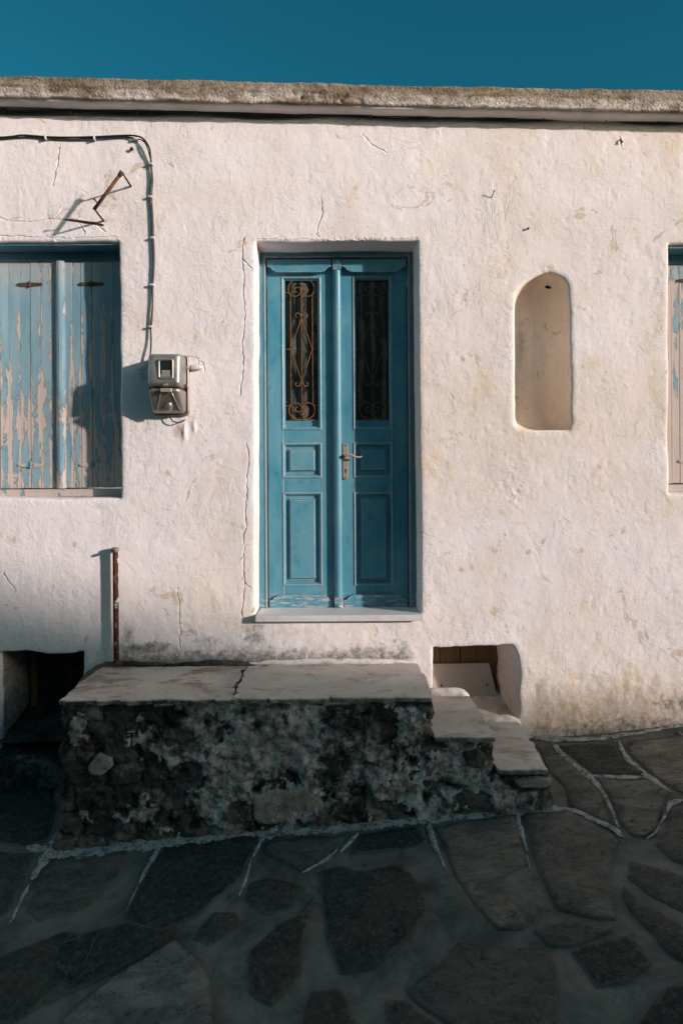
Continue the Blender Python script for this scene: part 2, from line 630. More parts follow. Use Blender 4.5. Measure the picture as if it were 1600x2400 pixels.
def mat_steel():
    n = NT('dull_meter_steel')
    c = n.noise(9, 6, 0.65, 0.6)
    col = n.mix(n.rng(c, 0.35, 0.7), (0.30, 0.275, 0.245), (0.47, 0.435, 0.39))
    rs = n.rng(n.noise(18, 7, 0.75, vec=n.mapping(scale=(1, 1, 0.5))), 0.62, 0.72)
    col = n.mix(n.math('MULTIPLY', rs, 0.7), col, (0.20, 0.11, 0.06))
    low = n.rng(n.sep(2), 2.15, 2.33, 0.55, 0.0)
    col = n.mix(n.math('MULTIPLY', low, n.rng(c, 0.2, 0.7)), col, (0.16, 0.13, 0.10))
    return n.done(col, n.rng(c, 0.3, 0.7, 0.34, 0.52), n.bump(n.math('ADD', n.noise(14, 3), n.math('MULTIPLY', n.noise(90, 4), 0.1)), 0.35, 0.012),
                  metal=n.rng(rs, 0, 1, 0.75, 0.1), spec=0.5)


def mat_glass():
    n = NT('hammered_glass')
    v = n.noise(130, 3, 0.7)
    spk = n.rng(n.noise(210, 3, 0.8), 0.56, 0.68)
    x = n.sep(0)
    # pale bands and speckle: sunlight caught by the glass, painted into its colour
    lit_wave = n.math('ADD', n.math('SINE', n.math('MULTIPLY', n.math('ADD', x, n.math('MULTIPLY', n.noise(3, 2, vec=n.mapping(scale=(0.2, 0.2, 1))), 0.03)), 92)), n.math('MULTIPLY', n.noise(9, 3, vec=n.mapping(scale=(0.6, 1, 1))), 1.3))
    band = n.rng(lit_wave, 0.55, 1.1)
    band = n.math('MULTIPLY', band, n.rng(n.noise(7, 4, 0.6, vec=n.mapping(scale=(1.4, 1, 0.8), loc=(3, 1, 1))), 0.42, 0.58))
    lit_tone = n.math('MULTIPLY', band, n.rng(v, 0.35, 0.62, 0.15, 1.0))
    col = n.mix(lit_tone, (0.008, 0.013, 0.012), (0.17, 0.15, 0.125))
    col = n.mix(n.math('MULTIPLY', spk, n.math('MULTIPLY', band, 0.5)), col, (0.42, 0.38, 0.33))
    return n.done(col, 0.30, n.bump(n.noise(95, 3, 0.6), 0.35, 0.004), spec=0.35)


def mat_marble(name='stained_marble', a=(0.62, 0.535, 0.47), b=(0.48, 0.42, 0.375), stain=(0.24, 0.165, 0.12), amt=1.0):
    n = NT(name)
    v = n.noise(3.0, 8, 0.65, 0.5, vec=n.mapping(scale=(1, 1.8, 1)))
    col = n.mix(n.rng(v, 0.35, 0.68, 0, .6), a, b)
    s = n.rng(n.noise(4.6, 9, 0.74, 0.3, vec=n.mapping(scale=(0.9, 1.4, 1), loc=(2.1, 5, 2))), 0.49 + .06 * (1 - amt), 0.60 + .06 * (1 - amt), 0, 0.85 * amt)
    col = n.mix(s, col, stain)
    d = n.rng(n.noise(19, 5, 0.7, vec=n.mapping(loc=(8, 1, 1))), 0.68, 0.74, 0, amt)
    col = n.mix(n.math('MULTIPLY', d, 0.7), col, (0.10, 0.08, 0.065))
    hl = n.noise(2.2, 6, 0.65, 1.0, vec=n.mapping(loc=(4, 4, 9)))
    ln = n.rng(n.math('ABSOLUTE', n.math('SUBTRACT', hl, 0.5)), 0.0, 0.005, 1, 0)
    col = n.mix(n.math('MULTIPLY', ln, 0.55 * amt), col, (0.13, 0.10, 0.085))
    gr = n.rng(n.noise(1.6, 6, 0.7, 0.6, vec=n.mapping(loc=(6, 1, 1))), 0.42, 0.62, 0, 0.45)
    col = n.mix(n.math('MULTIPLY', gr, amt), col, (0.27, 0.235, 0.205))
    # dirt and moss on anything that is not the trodden top
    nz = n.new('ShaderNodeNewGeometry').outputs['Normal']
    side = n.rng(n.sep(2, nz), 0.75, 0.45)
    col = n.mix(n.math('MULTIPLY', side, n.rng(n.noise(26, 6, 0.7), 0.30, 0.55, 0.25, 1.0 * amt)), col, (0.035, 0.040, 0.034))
    return n.done(col, 0.62, n.bump(n.math('ADD', n.noise(30, 6, 0.65), n.math('MULTIPLY', ln, -0.8)), 0.3, 0.006), spec=0.3)


def mat_rubble():
    n = NT('mossy_rubble_masonry')
    big = n.noise(3.0, 8, 0.7, 0.7)
    p2 = n.noise(17, 10, 0.86, 0.8, vec=n.mapping(loc=(4, 1, 7)))
    f = n.noise(55, 8, 0.85)
    col = n.ramp(n.attr('tone'), [(0.0, (0.14, 0.122, 0.10)), (0.35, (0.21, 0.177, 0.142)), (0.6, (0.16, 0.150, 0.132)), (0.85, (0.32, 0.284, 0.243)), (1.0, (0.25, 0.21, 0.165))])
    col = n.mix(n.math('MULTIPLY', n.attr('joint'), n.rng(p2, 0.40, 0.60)), col, (0.28, 0.255, 0.225))
    col = n.mix(n.rng(n.math('ADD', big, n.math('MULTIPLY', n.math('SUBTRACT', p2, 0.5), 0.8)), 0.43, 0.54, 0.85, 0.0), col, (0.034, 0.036, 0.030))
    coat = n.rng(n.math('ADD', n.attr('coat'), n.math('MULTIPLY', n.math('SUBTRACT', p2, 0.5), 2.6)), 0.35, 0.65)
    cc = n.mix(n.rng(n.noise(5, 7, 0.7, vec=n.mapping(loc=(1, 2, 8))), 0.42, 0.60), (0.50, 0.445, 0.385), (0.78, 0.735, 0.69))
    cc = n.mix(n.rng(n.noise(20, 8, 0.8, vec=n.mapping(loc=(3, 3, 3))), 0.46, 0.58, 0, .85), cc, (0.08, 0.074, 0.062))
    col = n.mix(coat, col, cc)
    # dark growth under the slab edge; the pits are darkened too
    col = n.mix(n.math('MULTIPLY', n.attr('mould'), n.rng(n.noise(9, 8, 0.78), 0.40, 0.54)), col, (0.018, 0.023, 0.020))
    col = n.mix(n.rng(f, 0.52, 0.72, 0, 0.75), col, (0.026, 0.027, 0.023))
    w = n.rng(n.noise(70, 5, 0.85, vec=n.mapping(loc=(3, 1, 1))), 0.58, 0.70)
    col = n.mix(n.math('MULTIPLY', w, 0.45), col, (0.40, 0.38, 0.35))
    hgt = n.math('ADD', n.noise(36, 9, 0.80), n.math('MULTIPLY', coat, 0.35))
    return n.done(col, 0.95, n.bump(hgt, 1.0, 0.020), spec=0.08)


def mat_palestone():
    n = NT('pale_limestone')
    a = n.noise(9, 9, 0.75, 0.6)
    col = n.mix(n.rng(a, 0.38, 0.62), (0.28, 0.235, 0.19), (0.50, 0.44, 0.38))
    col = n.mix(n.rng(n.noise(22, 8, 0.8, vec=n.mapping(loc=(5, 1, 2))), 0.52, 0.66, 0, .85), col, (0.045, 0.042, 0.035))
    col = n.mix(n.rng(n.noise(70, 5, 0.8), 0.5, 0.75, 0, .6), col, (0.06, 0.055, 0.045))
    return n.done(col, 0.93, n.bump(n.noise(26, 9, 0.78), 1.0, 0.014), spec=0.08)


def mat_paver():
    n = NT('lane_flagstone')
    base = n.ramp(n.attr('tone'), [(0.0, (0.024, 0.040, 0.038)), (0.25, (0.058, 0.060, 0.053)), (0.45, (0.16, 0.157, 0.138)), (0.6, (0.32, 0.275, 0.215)), (0.9, (0.35, 0.33, 0.285))])
    g = n.noise(6, 9, 0.78, 0.6, vec=n.mapping(scale=(1, 2.2, 1), rot=(0, 0, 0.5)))
    col = n.mix(n.rng(g, 0.42, 0.60), n.mix(0.62, base, (0.025, 0.030, 0.028)), base)
    sp = n.rng(n.noise(38, 9, 0.9), 0.49, 0.60)
    col = n.mix(n.math('MULTIPLY', sp, 0.5), col, (0.22, 0.20, 0.17))
    br = n.rng(n.noise(2.6, 6, 0.7, 0.5, vec=n.mapping(loc=(9, 2, 1))), 0.50, 0.64)
    col = n.mix(n.math('MULTIPLY', br, 0.28), col, (0.19, 0.155, 0.12))
    dk = n.rng(n.noise(22, 8, 0.82, vec=n.mapping(loc=(5, 5, 5))), 0.55, 0.62)
    col = n.mix(n.math('MULTIPLY', dk, 0.7), col, (0.012, 0.015, 0.015))
    sm = n.math('ADD', n.attr('rim'), n.math('MULTIPLY', n.math('SUBTRACT', n.noise(14, 9, 0.78, 0.5, vec=n.mapping(loc=(2, 6, 1))), 0.5), 0.085))
    smear = n.rng(sm, 0.006, 0.016, 1, 0)
    mc = n.mix(n.rng(n.noise(2.6, 9, 0.74, 0.6), 0.40, 0.60), (0.066, 0.074, 0.066), (0.175, 0.168, 0.142))
    col = n.mix(n.math('MULTIPLY', smear, 0.9), col, mc)
    hgt = n.math('ADD', n.noise(22, 9, 0.75, 0.5), n.math('MULTIPLY', n.noise(60, 5, 0.7, vec=n.mapping(scale=(1, 2.2, 1), rot=(0, 0, 0.5))), 0.5))
    return n.done(col, 0.82, n.bump(hgt, 1.0, 0.022), spec=0.18)


def mat_mortar():
    n = NT('lane_mortar')
    a = n.noise(2.2, 7, 0.65, 0.4)
    a = n.noise(2.6, 9, 0.74, 0.6)
    col = n.mix(n.rng(a, 0.40, 0.60), (0.066, 0.074, 0.066), (0.185, 0.176, 0.150))
    b = n.rng(n.noise(6, 8, 0.7, vec=n.mapping(loc=(1, 7, 2))), 0.56, 0.68)
    col = n.mix(n.math('MULTIPLY', b, 0.7), col, (0.030, 0.036, 0.033))
    s = n.rng(n.noise(34, 4, 0.7, vec=n.mapping(loc=(3, 3, 3))), 0.69, 0.73)
    col = n.mix(n.math('MULTIPLY', s, 0.8), col, (0.013, 0.014, 0.014))
    g = n.rng(n.noise(120, 4, 0.8), 0.45, 0.7, 0, 0.4)
    col = n.mix(g, col, (0.12, 0.11, 0.095))
    return n.done(col, 0.85, n.bump(n.math('ADD', n.noise(14, 6), n.math('MULTIPLY', n.noise(90, 5, 0.75), 0.35)), 0.5, 0.012), spec=0.15)


def mat_whitewash():
    n = NT('worn_joint_whitewash')
    a = n.noise(30, 8, 0.75)
    col = n.mix(n.rng(n.noise(26, 9, 0.85), 0.43, 0.53), (0.12, 0.116, 0.10), (0.43, 0.405, 0.375))
    return n.done(col, 0.9, n.bump(n.noise(60, 5, 0.7), 0.6, 0.006), spec=0.1)


def mat_wood(name, a, b):
    n = NT(name)
    g = n.noise(12, 7, 0.7, 0.4, vec=n.mapping(scale=(5, 5, 0.4)))
    col = n.mix(n.rng(g, 0.3, 0.7), a, b)
    s = n.rng(n.noise(20, 6, 0.75, vec=n.mapping(scale=(2, 1, 0.5), loc=(2, 3, 4))), 0.58, 0.68)
    col = n.mix(n.math('MULTIPLY', s, 0.6), col, (0.30, 0.19, 0.09))
    return n.done(col, 0.85, n.bump(g, 0.5, 0.005), spec=0.15)


M_plaster = mat_plaster()
M_niche = mat_plaster('niche_bounce_tint', (0.88, 0.76, 0.64), (0.84, 0.67, 0.50), 0.03)  # bounced light put into the colour: lighter and warmer than the wall
M_soffit = mat_plain('soffit_limewash', (0.80, 0.73, 0.67), 0.9, var=0.3, scale=5, bump=0.4, spec=0.1)
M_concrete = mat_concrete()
M_paint = mat_paint()
M_frame = mat_paint('blue_frame_paint', (0.045, 0.19, 0.255), (0.105, 0.27, 0.33), (0.025, 0.15, 0.21), 0.9)
M_lintel = mat_paint('dark_blue_lintel_paint', (0.03, 0.13, 0.17), (0.06, 0.17, 0.21), (0.02, 0.09, 0.125), 0.2)
M_shutter = mat_shutter()
M_rust = mat_rust()
M_grille = mat_rust('gold_brown_grille', (0.30, 0.145, 0.05), (0.11, 0.05, 0.022))
M_hinge = mat_rust('brown_hinge', (0.13, 0.065, 0.035), (0.05, 0.025, 0.018))
M_pipe = mat_rust('dark_red_pipe', (0.105, 0.028, 0.016), (0.035, 0.014, 0.010), speck=1.0)
M_steel = mat_steel()
M_bronze = mat_plain('beige_lever_metal', (0.46, 0.37, 0.29), 0.40, 0.35, 0.12, 20, 0.1)
M_dark = mat_plain('dark_hole', (0.012, 0.011, 0.010), 0.9)
M_glass = mat_glass()
M_meterglass = mat_plain('meter_window_glass', (0.018, 0.024, 0.022), 0.08, 0.0, 0.5, 25, 0.02, spec=0.6)
M_dial = mat_plain('meter_dial', (0.34, 0.31, 0.26), 0.6, 0, 0.6, 90)
M_cable = mat_plain('black_cable_sheath', (0.014, 0.014, 0.013), 0.55, 0, 0.3)
M_clip = mat_plain('white_cable_clip', (0.60, 0.56, 0.53), 0.7, 0, 0.3, 60)
M_clipdark = mat_plain('grey_cable_clip', (0.09, 0.085, 0.08), 0.7, 0, 0.3, 60)
M_doorstep = mat_marble('white_marble_doorstep', (0.72, 0.68, 0.67), (0.62, 0.59, 0.59), (0.5, 0.44, 0.4), 0.12)
M_marble = mat_marble()
M_marble_plain = mat_marble('plain_platform_marble', amt=0.75)
M_marble_grey = mat_marble('grey_step_marble', (0.60, 0.53, 0.475), (0.47, 0.42, 0.38), (0.22, 0.175, 0.14), 0.8)
M_rubble = mat_rubble()
M_palestone = mat_palestone()
M_paver = mat_paver()
M_mortar = mat_mortar()
M_wash = mat_whitewash()
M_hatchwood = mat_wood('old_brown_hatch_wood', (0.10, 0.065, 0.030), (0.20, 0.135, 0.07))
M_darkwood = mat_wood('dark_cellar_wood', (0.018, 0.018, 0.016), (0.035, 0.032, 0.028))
M_board = mat_plain('stained_white_board', (0.50, 0.44, 0.37), 0.5, 0, 0.18, 6, 0.15, spec=0.3)
M_ledge = M_rubble

# ------------------------------------------------------------------ the house: wall with its openings
house = empty('house', (0, 0, ground_z(0, 0)),
              'old whitewashed house with flat concrete roof edge, blue double door and arched niche', 'house')


def dense(poly, step=0.015, wob=0.004, seed=1, freq=5.0, closed=True):
    """resample an outline and give it a hand-made wobble"""
    pts = [np.array(p, float) for p in poly]
    out = []
    n = len(pts)
    for i in range(n if closed else n - 1):
        a, b = pts[i], pts[(i + 1) % n]
        k = max(1, int(round(np.linalg.norm(b - a) / step)))
        for j in range(k):
            out.append(a + (b - a) * j / k)
    if not closed: out.append(pts[-1])
    out = np.array(out)
    q = np.stack([out[:, 0] * freq, out[:, 1] * freq, np.full(len(out), seed * 3.7)], 1)
    out[:, 0] += wob * fbm(q, 3, seed)
    out[:, 1] += wob * fbm(q + 31.7, 3, seed + 5)
    return out


def corner_round(poly, r, k=4):
    pts = [np.array(p, float) for p in poly]
    out = []
    n = len(pts)
    for i in range(n):
        p0, p1, p2 = pts[i - 1], pts[i], pts[(i + 1) % n]
        a = p1 + (p0 - p1) / np.linalg.norm(p0 - p1) * r
        b = p1 + (p2 - p1) / np.linalg.norm(p2 - p1) * r
        for j in range(k + 1):
            t = j / k
            out.append((1 - t) ** 2 * a + 2 * t * (1 - t) * p1 + t * t * b)
    return out


def normals_out(P):
    t = np.roll(P, -1, 0) - np.roll(P, 1, 0)
    t /= np.linalg.norm(t, axis=1)[:, None] + 1e-9
    nrm = np.stack([t[:, 1], -t[:, 0]], 1)
    area = 0.5 * np.sum(P[:, 0] * np.roll(P[:, 1], -1) - np.roll(P[:, 0], -1) * P[:, 1])
    return nrm if area > 0 else -nrm


def in_poly(P, X, Z):
    inside = np.zeros(X.shape, bool)
    n = len(P)
    for i in range(n):
        x0, z0 = P[i]
        x1, z1 = P[(i + 1) % n]
        if z0 == z1: continue
        c = ((z0 > Z) != (z1 > Z)) & (X < (x1 - x0) * (Z - z0) / (z1 - z0) + x0)
        inside ^= c
    return inside


R_FRAME, R_LEAF = 0.196, 0.232
R_WIN = 0.170
OPEN = {}
OPEN['door'] = dict(poly=dense(corner_round([xz(597, 1452), xz(599, 566), xz(979, 563), xz(988, 1452)], 0.012), wob=0.005, seed=2), depth=0.30, ed=0.010)
OPEN['window_l'] = dict(poly=dense(corner_round([xz(-45, 1169), xz(-45, 566), xz(280.5, 564), xz(283, 1168)], 0.012), wob=0.006, seed=3), depth=0.26, ed=0.010)
OPEN['window_r'] = dict(poly=dense(corner_round([xz(1567, 1158), xz(1566, 571), xz(1890, 575), xz(1890, 1158)], 0.012), wob=0.006, seed=4), depth=0.26, ed=0.010)
NICHE = [(1204.6, 994), (1205.5, 850), (1206, 700), (1208, 683), (1227, 664), (1252, 648), (1271, 637), (1288, 635), (1304, 640),
         (1322, 650), (1333, 666), (1336.5, 728), (1339, 860), (1340.5, 990), (1334, 1007), (1318, 1010), (1260, 1009), (1217, 1005)]
OPEN['niche'] = dict(poly=dense(corner_round([xz(*p) for p in NICHE], 0.007, 2), wob=0.005, seed=6, freq=14), depth=0.02, ed=0.008)
OPEN['hatch_r'] = dict(poly=dense(corner_round([xz(1014, 1712), xz(1015, 1518), xz(1080, 1516), xz(1130, 1513), xz(1160, 1514), xz(1200, 1512), xz(1214, 1540),
                                                 xz(1222, 1580), xz(1215, 1625), xz(1218, 1665), xz(1214, 1690), xz(1195, 1712)], 0.010, 2), wob=0.010, seed=8, freq=11), depth=0.37, ed=0.012,
                        splay=(-0.055, 0.0))
OPEN['hatch_l'] = dict(poly=dense(corner_round([xz(4, 1790), xz(0, 1530), xz(60, 1527), xz(110, 1534), xz(170, 1535), xz(194, 1528), xz(197, 1590), xz(197, 1790)], 0.012, 2), wob=0.012, seed=9, freq=8), depth=0.42, ed=0.014)

CRACKS = [
    ([(577, 1040), (583, 1075), (577, 1110), (581, 1150), (574, 1190), (577, 1235), (570, 1262), (572, 1290), (570, 1330), (574, 1365), (570, 1395), (566, 1440)], 0.0032),
    ([(571, 560), (566, 600), (572, 640), (569, 690), (574, 740), (567, 800), (570, 860), (562, 920)], 0.0018),
    ([(752, 470), (756, 500), (744, 525), (742, 548), (753, 560)], 0.0022),
    ([(604, 559), (660, 561), (745, 560), (800, 563), (900, 559), (976, 558)], 0.0028),
    ([(-40, 552), (60, 554), (150, 556), (230, 553), (276, 553)], 0.0035),
    ([(2, 511), (30, 518), (80, 516), (112, 513), (150, 514), (175, 517), (205, 520), (232, 524)], 0.0030),
    ([(150, 513), (165, 514), (180, 517), (200, 520), (215, 521), (230, 524), (240, 527)], 0.0075),
    ([(222, 522), (238, 535), (248, 543)], 0.0022),
    ([(140, 345), (137, 370), (132, 395), (126, 415), (124, 430)], 0.0022),
    ([(415, 1380), (419, 1410), (417, 1440), (423, 1475), (420, 1500), (424, 1530)], 0.0034),
    ([(850, 316), (870, 338), (895, 352), (903, 358)], 0.0026),
    ([(410, 840), (435, 835), (460, 838), (476, 850), (478, 866)], 0.0026),
    ([(8, 1345), (22, 1368), (38, 1382)], 0.0035),
    ([(975, 1590), (990, 1615), (1003, 1632)], 0.0040),
    ([(1452, 324), (1455, 338)], 0.0040),
]


def branch_cracks():
    r = random.Random(5)
    out = []
    for line, w in list(CRACKS):
        L = [np.array(p, float) for p in line]
        for a, b in zip(L, L[1:]):
            if r.random() < 0.25:
                t = (b - a) / (np.linalg.norm(b - a) + 1e-6)
                p = a + (b - a) * r.random()
                ang = r.choice((-1, 1)) * r.uniform(0.5, 1.2)
                d = np.array([t[0] * math.cos(ang) - t[1] * math.sin(ang), t[0] * math.sin(ang) + t[1] * math.cos(ang)])
                q = [tuple(p)]
                for k in range(r.randint(2, 4)):
                    p = p + d * r.uniform(6, 13) + np.array([r.uniform(-3, 3), r.uniform(-3, 3)])
                    q.append(tuple(p))
                out.append((q, w * 0.55))
    return out


def build_wall():
    X0, X1, ZB = -3.3, 3.3, -0.25
    zt = lambda x: float(at(800, 258).z) - 0.027 * (x - at(800, 258).x) + 0.03
    P2, DEP, CRK = [], [], []
    edges = []

    def push(p, d, c=0.0):
        P2.append((float(p[0]), float(p[1])))
        DEP.append(d)
        CRK.append(c)
        return len(P2) - 1

    holes = {}
    taken = []
    for nm, o in OPEN.items():
        P = o['poly']
        N = normals_out(P)
        o['N'] = N
        ids = [push(p, o['ed']) for p in P]
        holes[nm] = ids
        for i in range(len(ids)): edges.append((ids[i], ids[(i + 1) % len(ids)]))
        for off, d in ((0.005, 0.0040), (0.012, 0.0008), (0.020, 0.0)):
            Q = P + N * off
            for q in Q[:: (1 if off < 0.01 else 2)]: push(q, d)
        taken.append((P, 0.026))
    for line, w in CRACKS + branch_cracks():
        pts = dense([xz(*p) for p in line], 0.008, 0.011, 11 + len(line), 26, closed=False)
        prev = None
        for i, p in enumerate(pts):
            t = pts[min(i + 1, len(pts) - 1)] - pts[max(i - 1, 0)]
            t /= np.linalg.norm(t) + 1e-9
            nr = np.array([t[1], -t[0]])
            end = min(i, len(pts) - 1 - i)
            k = min(1.0, 0.25 + end * 0.25)
            w_ = w * (0.38 if w < .006 else 1.0)
            ww = w_ * k * (0.45 + 0.9 * random.random())
            a = push(p, (0.0006 + w * 0.55) * k * (0.4 + 0.8 * random.random()), k * random.uniform(0.1, 0.6) * (0.7 if w < .0028 else 1.0) + (.5 if w > .006 else 0))
            push(p + nr * ww, 0.0)
            push(p - nr * ww, -0.0010)
            if prev is not None: edges.append((prev, a))
            prev = a
        taken.append((pts, 0.010))
    # free points, fine where the photo looks
    s = 0.0175
    gx = np.arange(-2.02, 2.2, s)
    gz = np.arange(-0.1, 3.95, s)
    A, B = np.meshgrid(gx, gz)
    A = A + (np.arange(A.shape[0])[:, None] % 2) * s / 2
    F = np.stack([A.ravel(), B.ravel()], 1) + RNG.uniform(-0.3 * s, 0.3 * s, (A.size, 2))
    C = np.array([(x, z) for x in np.arange(X0, X1 + .01, 0.12) for z in np.arange(ZB, 4.2, 0.12) if not (-2.06 < x < 2.24 and -0.14 < z < 4.0)])
    F = np.concatenate([F, C])
    keep = (F[:, 0] > X0 + .03) & (F[:, 0] < X1 - .03) & (F[:, 1] > ZB + .03) & (F[:, 1] < np.array([zt(x) for x in F[:, 0]]) - 0.02)
    F = F[keep]
    ok = np.ones(len(F), bool)
    for P, rad in taken:
        lo, hi = P.min(0) - rad, P.max(0) + rad
        cand = np.where((F[:, 0] > lo[0]) & (F[:, 0] < hi[0]) & (F[:, 1] > lo[1]) & (F[:, 1] < hi[1]) & ok)[0]
        for c0 in range(0, len(cand), 4000):
            cc = cand[c0:c0 + 4000]
            d = np.full(len(cc), 9.0)
            for k in range(0, len(P), 200):
                d = np.minimum(d, np.sqrt(((F[cc][:, None, :] - P[None, k:k + 200]) ** 2).sum(2)).min(1))
            ok[cc[d < rad]] = False
    for nm, o in OPEN.items():
        ok &= ~in_poly(o['poly'], F[:, 0], F[:, 1])
    F = F[ok]
    for p in F: push(p, 0.0)
    outer = []
    for x in np.arange(X0, X1 + 1e-6, 0.1): outer.append((x, ZB))
    for z in np.arange(ZB + 0.1, zt(X1) - .05, 0.1): outer.append((X1, z))
    for x in np.arange(X1, X0 - 1e-6, -0.03): outer.append((x, zt(x)))
    for z in np.arange(zt(X0) - .1, ZB + .05, -0.1): outer.append((X0, z))
    ids = [push(p, 0.0) for p in outer]
    for i in range(len(ids)): edges.append((ids[i], ids[(i + 1) % len(ids)]))
    vs, es, fs, ov, oe, of = delaunay_2d_cdt([Vector(p) for p in P2], edges, [], 0, 1e-6)
    V2 = np.array([v[:] for v in vs])
    dep = np.zeros(len(V2))
    crk = np.zeros(len(V2))
    where = {}
    for i, src in enumerate(ov):
        for k in src: where[k] = i
        if src:
            dep[i] = max(DEP[k] for k in src)
            crk[i] = max(CRK[k] for k in src)
    T = np.array([f for f in fs], int)
    cen = V2[T].mean(1)
    good = np.ones(len(T), bool)
    for nm, o in OPEN.items():
        good &= ~in_poly(o['poly'], cen[:, 0], cen[:, 1])
    T = T[good]
    V = np.stack([V2[:, 0], dep, V2[:, 1]], 1)
    # orientation: normal towards -Y
    a, b, c = V2[T[:, 0]], V2[T[:, 1]], V2[T[:, 2]]
    cr = (b[:, 0] - a[:, 0]) * (c[:, 1] - a[:, 1]) - (b[:, 1] - a[:, 1]) * (c[:, 0] - a[:, 0])
    T[cr < 0] = T[cr < 0][:, ::-1]
    # reveals
    VV, TT = [V], [T]
    base = len(V)
    CK = [crk]
    for nm, o in OPEN.items():
        ring = np.array([where[k] for k in holes[nm]])
        m = len(ring)
        p0 = V[ring]
        depths = list(np.linspace(o['ed'], o['depth'], max(3, int(o['depth'] / 0.02))))[1:]
        prev = ring
        for d in depths:
            q = p0.copy()
            q[:, 1] = d
            q[:, 0] -= o['N'][:, 0] * 0.003
            q[:, 2] -= o['N'][:, 1] * 0.003
            if 'splay' in o:
                f = (d - o['ed']) / (o['depth'] - o['ed'])
                right = smooth(p0[:, 0].mean(), p0[:, 0].max(), p0[:, 0])
                q[:, 0] += o['splay'][0] * f * right
            idx = np.arange(base, base + m)
            VV.append(q)
            CK.append(np.zeros(m))
            nx = np.roll(np.arange(m), -1)
            t1 = np.stack([prev, prev[nx], idx[nx]], 1)
            t2 = np.stack([prev, idx[nx], idx], 1)
            area = np.sum(p0[:, 0] * np.roll(p0[:, 2], -1) - np.roll(p0[:, 0], -1) * p0[:, 2])
            if area < 0:
                t1, t2 = t1[:, ::-1], t2[:, ::-1]
            TT += [t1[:, ::-1], t2[:, ::-1]] if False else [t1, t2]
            prev = idx
            base += m
    V = np.concatenate(VV)
    T = np.concatenate(TT)
    CK = np.concatenate(CK)
    # one midpoint subdivision
    E = np.sort(np.concatenate([T[:, [0, 1]], T[:, [1, 2]], T[:, [2, 0]]]), 1)
    U, inv = np.unique(E, axis=0, return_inverse=True)
    inv = inv.reshape(3, -1)
    mid = (V[U[:, 0]] + V[U[:, 1]]) / 2
    mc = (CK[U[:, 0]] + CK[U[:, 1]]) / 2
    k = len(V)
    m01, m12, m20 = inv[0] + k, inv[1] + k, inv[2] + k
    T = np.concatenate([np.stack([T[:, 0], m01, m20], 1), np.stack([T[:, 1], m12, m01], 1),
                        np.stack([T[:, 2], m20, m12], 1), np.stack([m01, m12, m20], 1)])
    V = np.concatenate([V, mid])
    CK = np.concatenate([CK, mc])
    # hand-plastered relief
    big = fbm(V * 1.6, 3, 21) * 0.008 + fbm(V * np.array([6, 6, 4]), 3, 22) * 0.0026 + fbm(V * np.array([22, 22, 14]), 3, 23) * 0.0013 * smooth(-.25, .3, fbm(V * 2.1 + 4, 2, 29))
    pock = np.clip(fbm(V * 30, 2, 24) - 0.35, 0, 1) * 0.004
    rough_low = smooth(1.1, 0.4, V[:, 2])
    big += rough_low * (fbm(V * 12, 4, 25) * 0.008)
    # the cluster of pits right of the door
    c = at(1205, 1145)
    g = np.exp(-(((V[:, 0] - c.x) / 0.085) ** 2 + ((V[:, 2] - c.z) / 0.09) ** 2))
    big += g * np.abs(fbm(V * 38, 3, 26)) * 0.011
    # lime lumps below the meter
    for (px, py, sx, sz, a) in ((432, 1012, .012, .045, .012), (455, 1000, .010, .03, .010), (1320, 1745, .1, .02, .012)):
        c = at(px, py)
        big -= a * np.exp(-(((V[:, 0] - c.x) / sx) ** 2 + ((V[:, 2] - c.z) / sz) ** 2))
    V[:, 1] += big + pock
    V[:, 0] += fbm(V * 9 + 5.0, 2, 27) * 0.002
    V[:, 2] += fbm(V * 9 + 9.0, 2, 28) * 0.002
    # stains
    X, Z = V[:, 0], V[:, 2]

    def blob(px, py, sx, sz):
        p = at(px, py)
        return np.exp(-(((X - p.x) / sx) ** 2 + ((Z - p.z) / sz) ** 2))
    mould = np.zeros(len(V))
    stain = np.zeros(len(V))
    wav = fbm(np.stack([X * 3, X * 0, Z * 2], 1), 3, 30)
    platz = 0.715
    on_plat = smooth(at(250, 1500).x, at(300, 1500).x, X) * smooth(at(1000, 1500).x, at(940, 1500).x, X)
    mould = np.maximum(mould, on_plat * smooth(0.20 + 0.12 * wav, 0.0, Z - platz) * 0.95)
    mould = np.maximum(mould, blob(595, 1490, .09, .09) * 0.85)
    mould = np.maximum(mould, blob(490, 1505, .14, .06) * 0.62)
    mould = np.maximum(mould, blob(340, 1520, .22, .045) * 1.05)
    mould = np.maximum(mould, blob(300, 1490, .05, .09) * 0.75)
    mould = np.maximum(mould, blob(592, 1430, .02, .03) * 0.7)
    base_r = ground_z(X, 0 * X)
    right = smooth(at(1215, 1700).x, at(1260, 1700).x, X)
    mould = np.maximum(mould, right * smooth(0.16 + 0.07 * wav, 0.0, Z - base_r) * 0.72)
    mould = np.maximum(mould, blob(1580, 1650, .18, .06) * 0.7)
    mould = np.maximum(mould, blob(1470, 1700, .25, .035) * 0.75)
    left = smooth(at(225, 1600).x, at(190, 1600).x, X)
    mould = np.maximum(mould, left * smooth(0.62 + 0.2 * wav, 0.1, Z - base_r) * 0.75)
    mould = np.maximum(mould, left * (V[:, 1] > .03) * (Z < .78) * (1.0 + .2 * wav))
    stain = np.maximum(stain, right * smooth(0.60 + 0.20 * wav, 0.08, Z - base_r) * 0.74)
    stain = np.maximum(stain, smooth(at(1080, 1400).x, at(1500, 1400).x, X) * smooth(1.15 + .2 * wav, .55, Z) * 0.40)
    stain = np.maximum(stain, blob(415, 1010, .035, .05) * 0.85)
    stain = np.maximum(stain, blob(436, 930, .02, .09) * 0.45)
    stain = np.maximum(stain, blob(1285, 720, .08, .10) * 0.3)
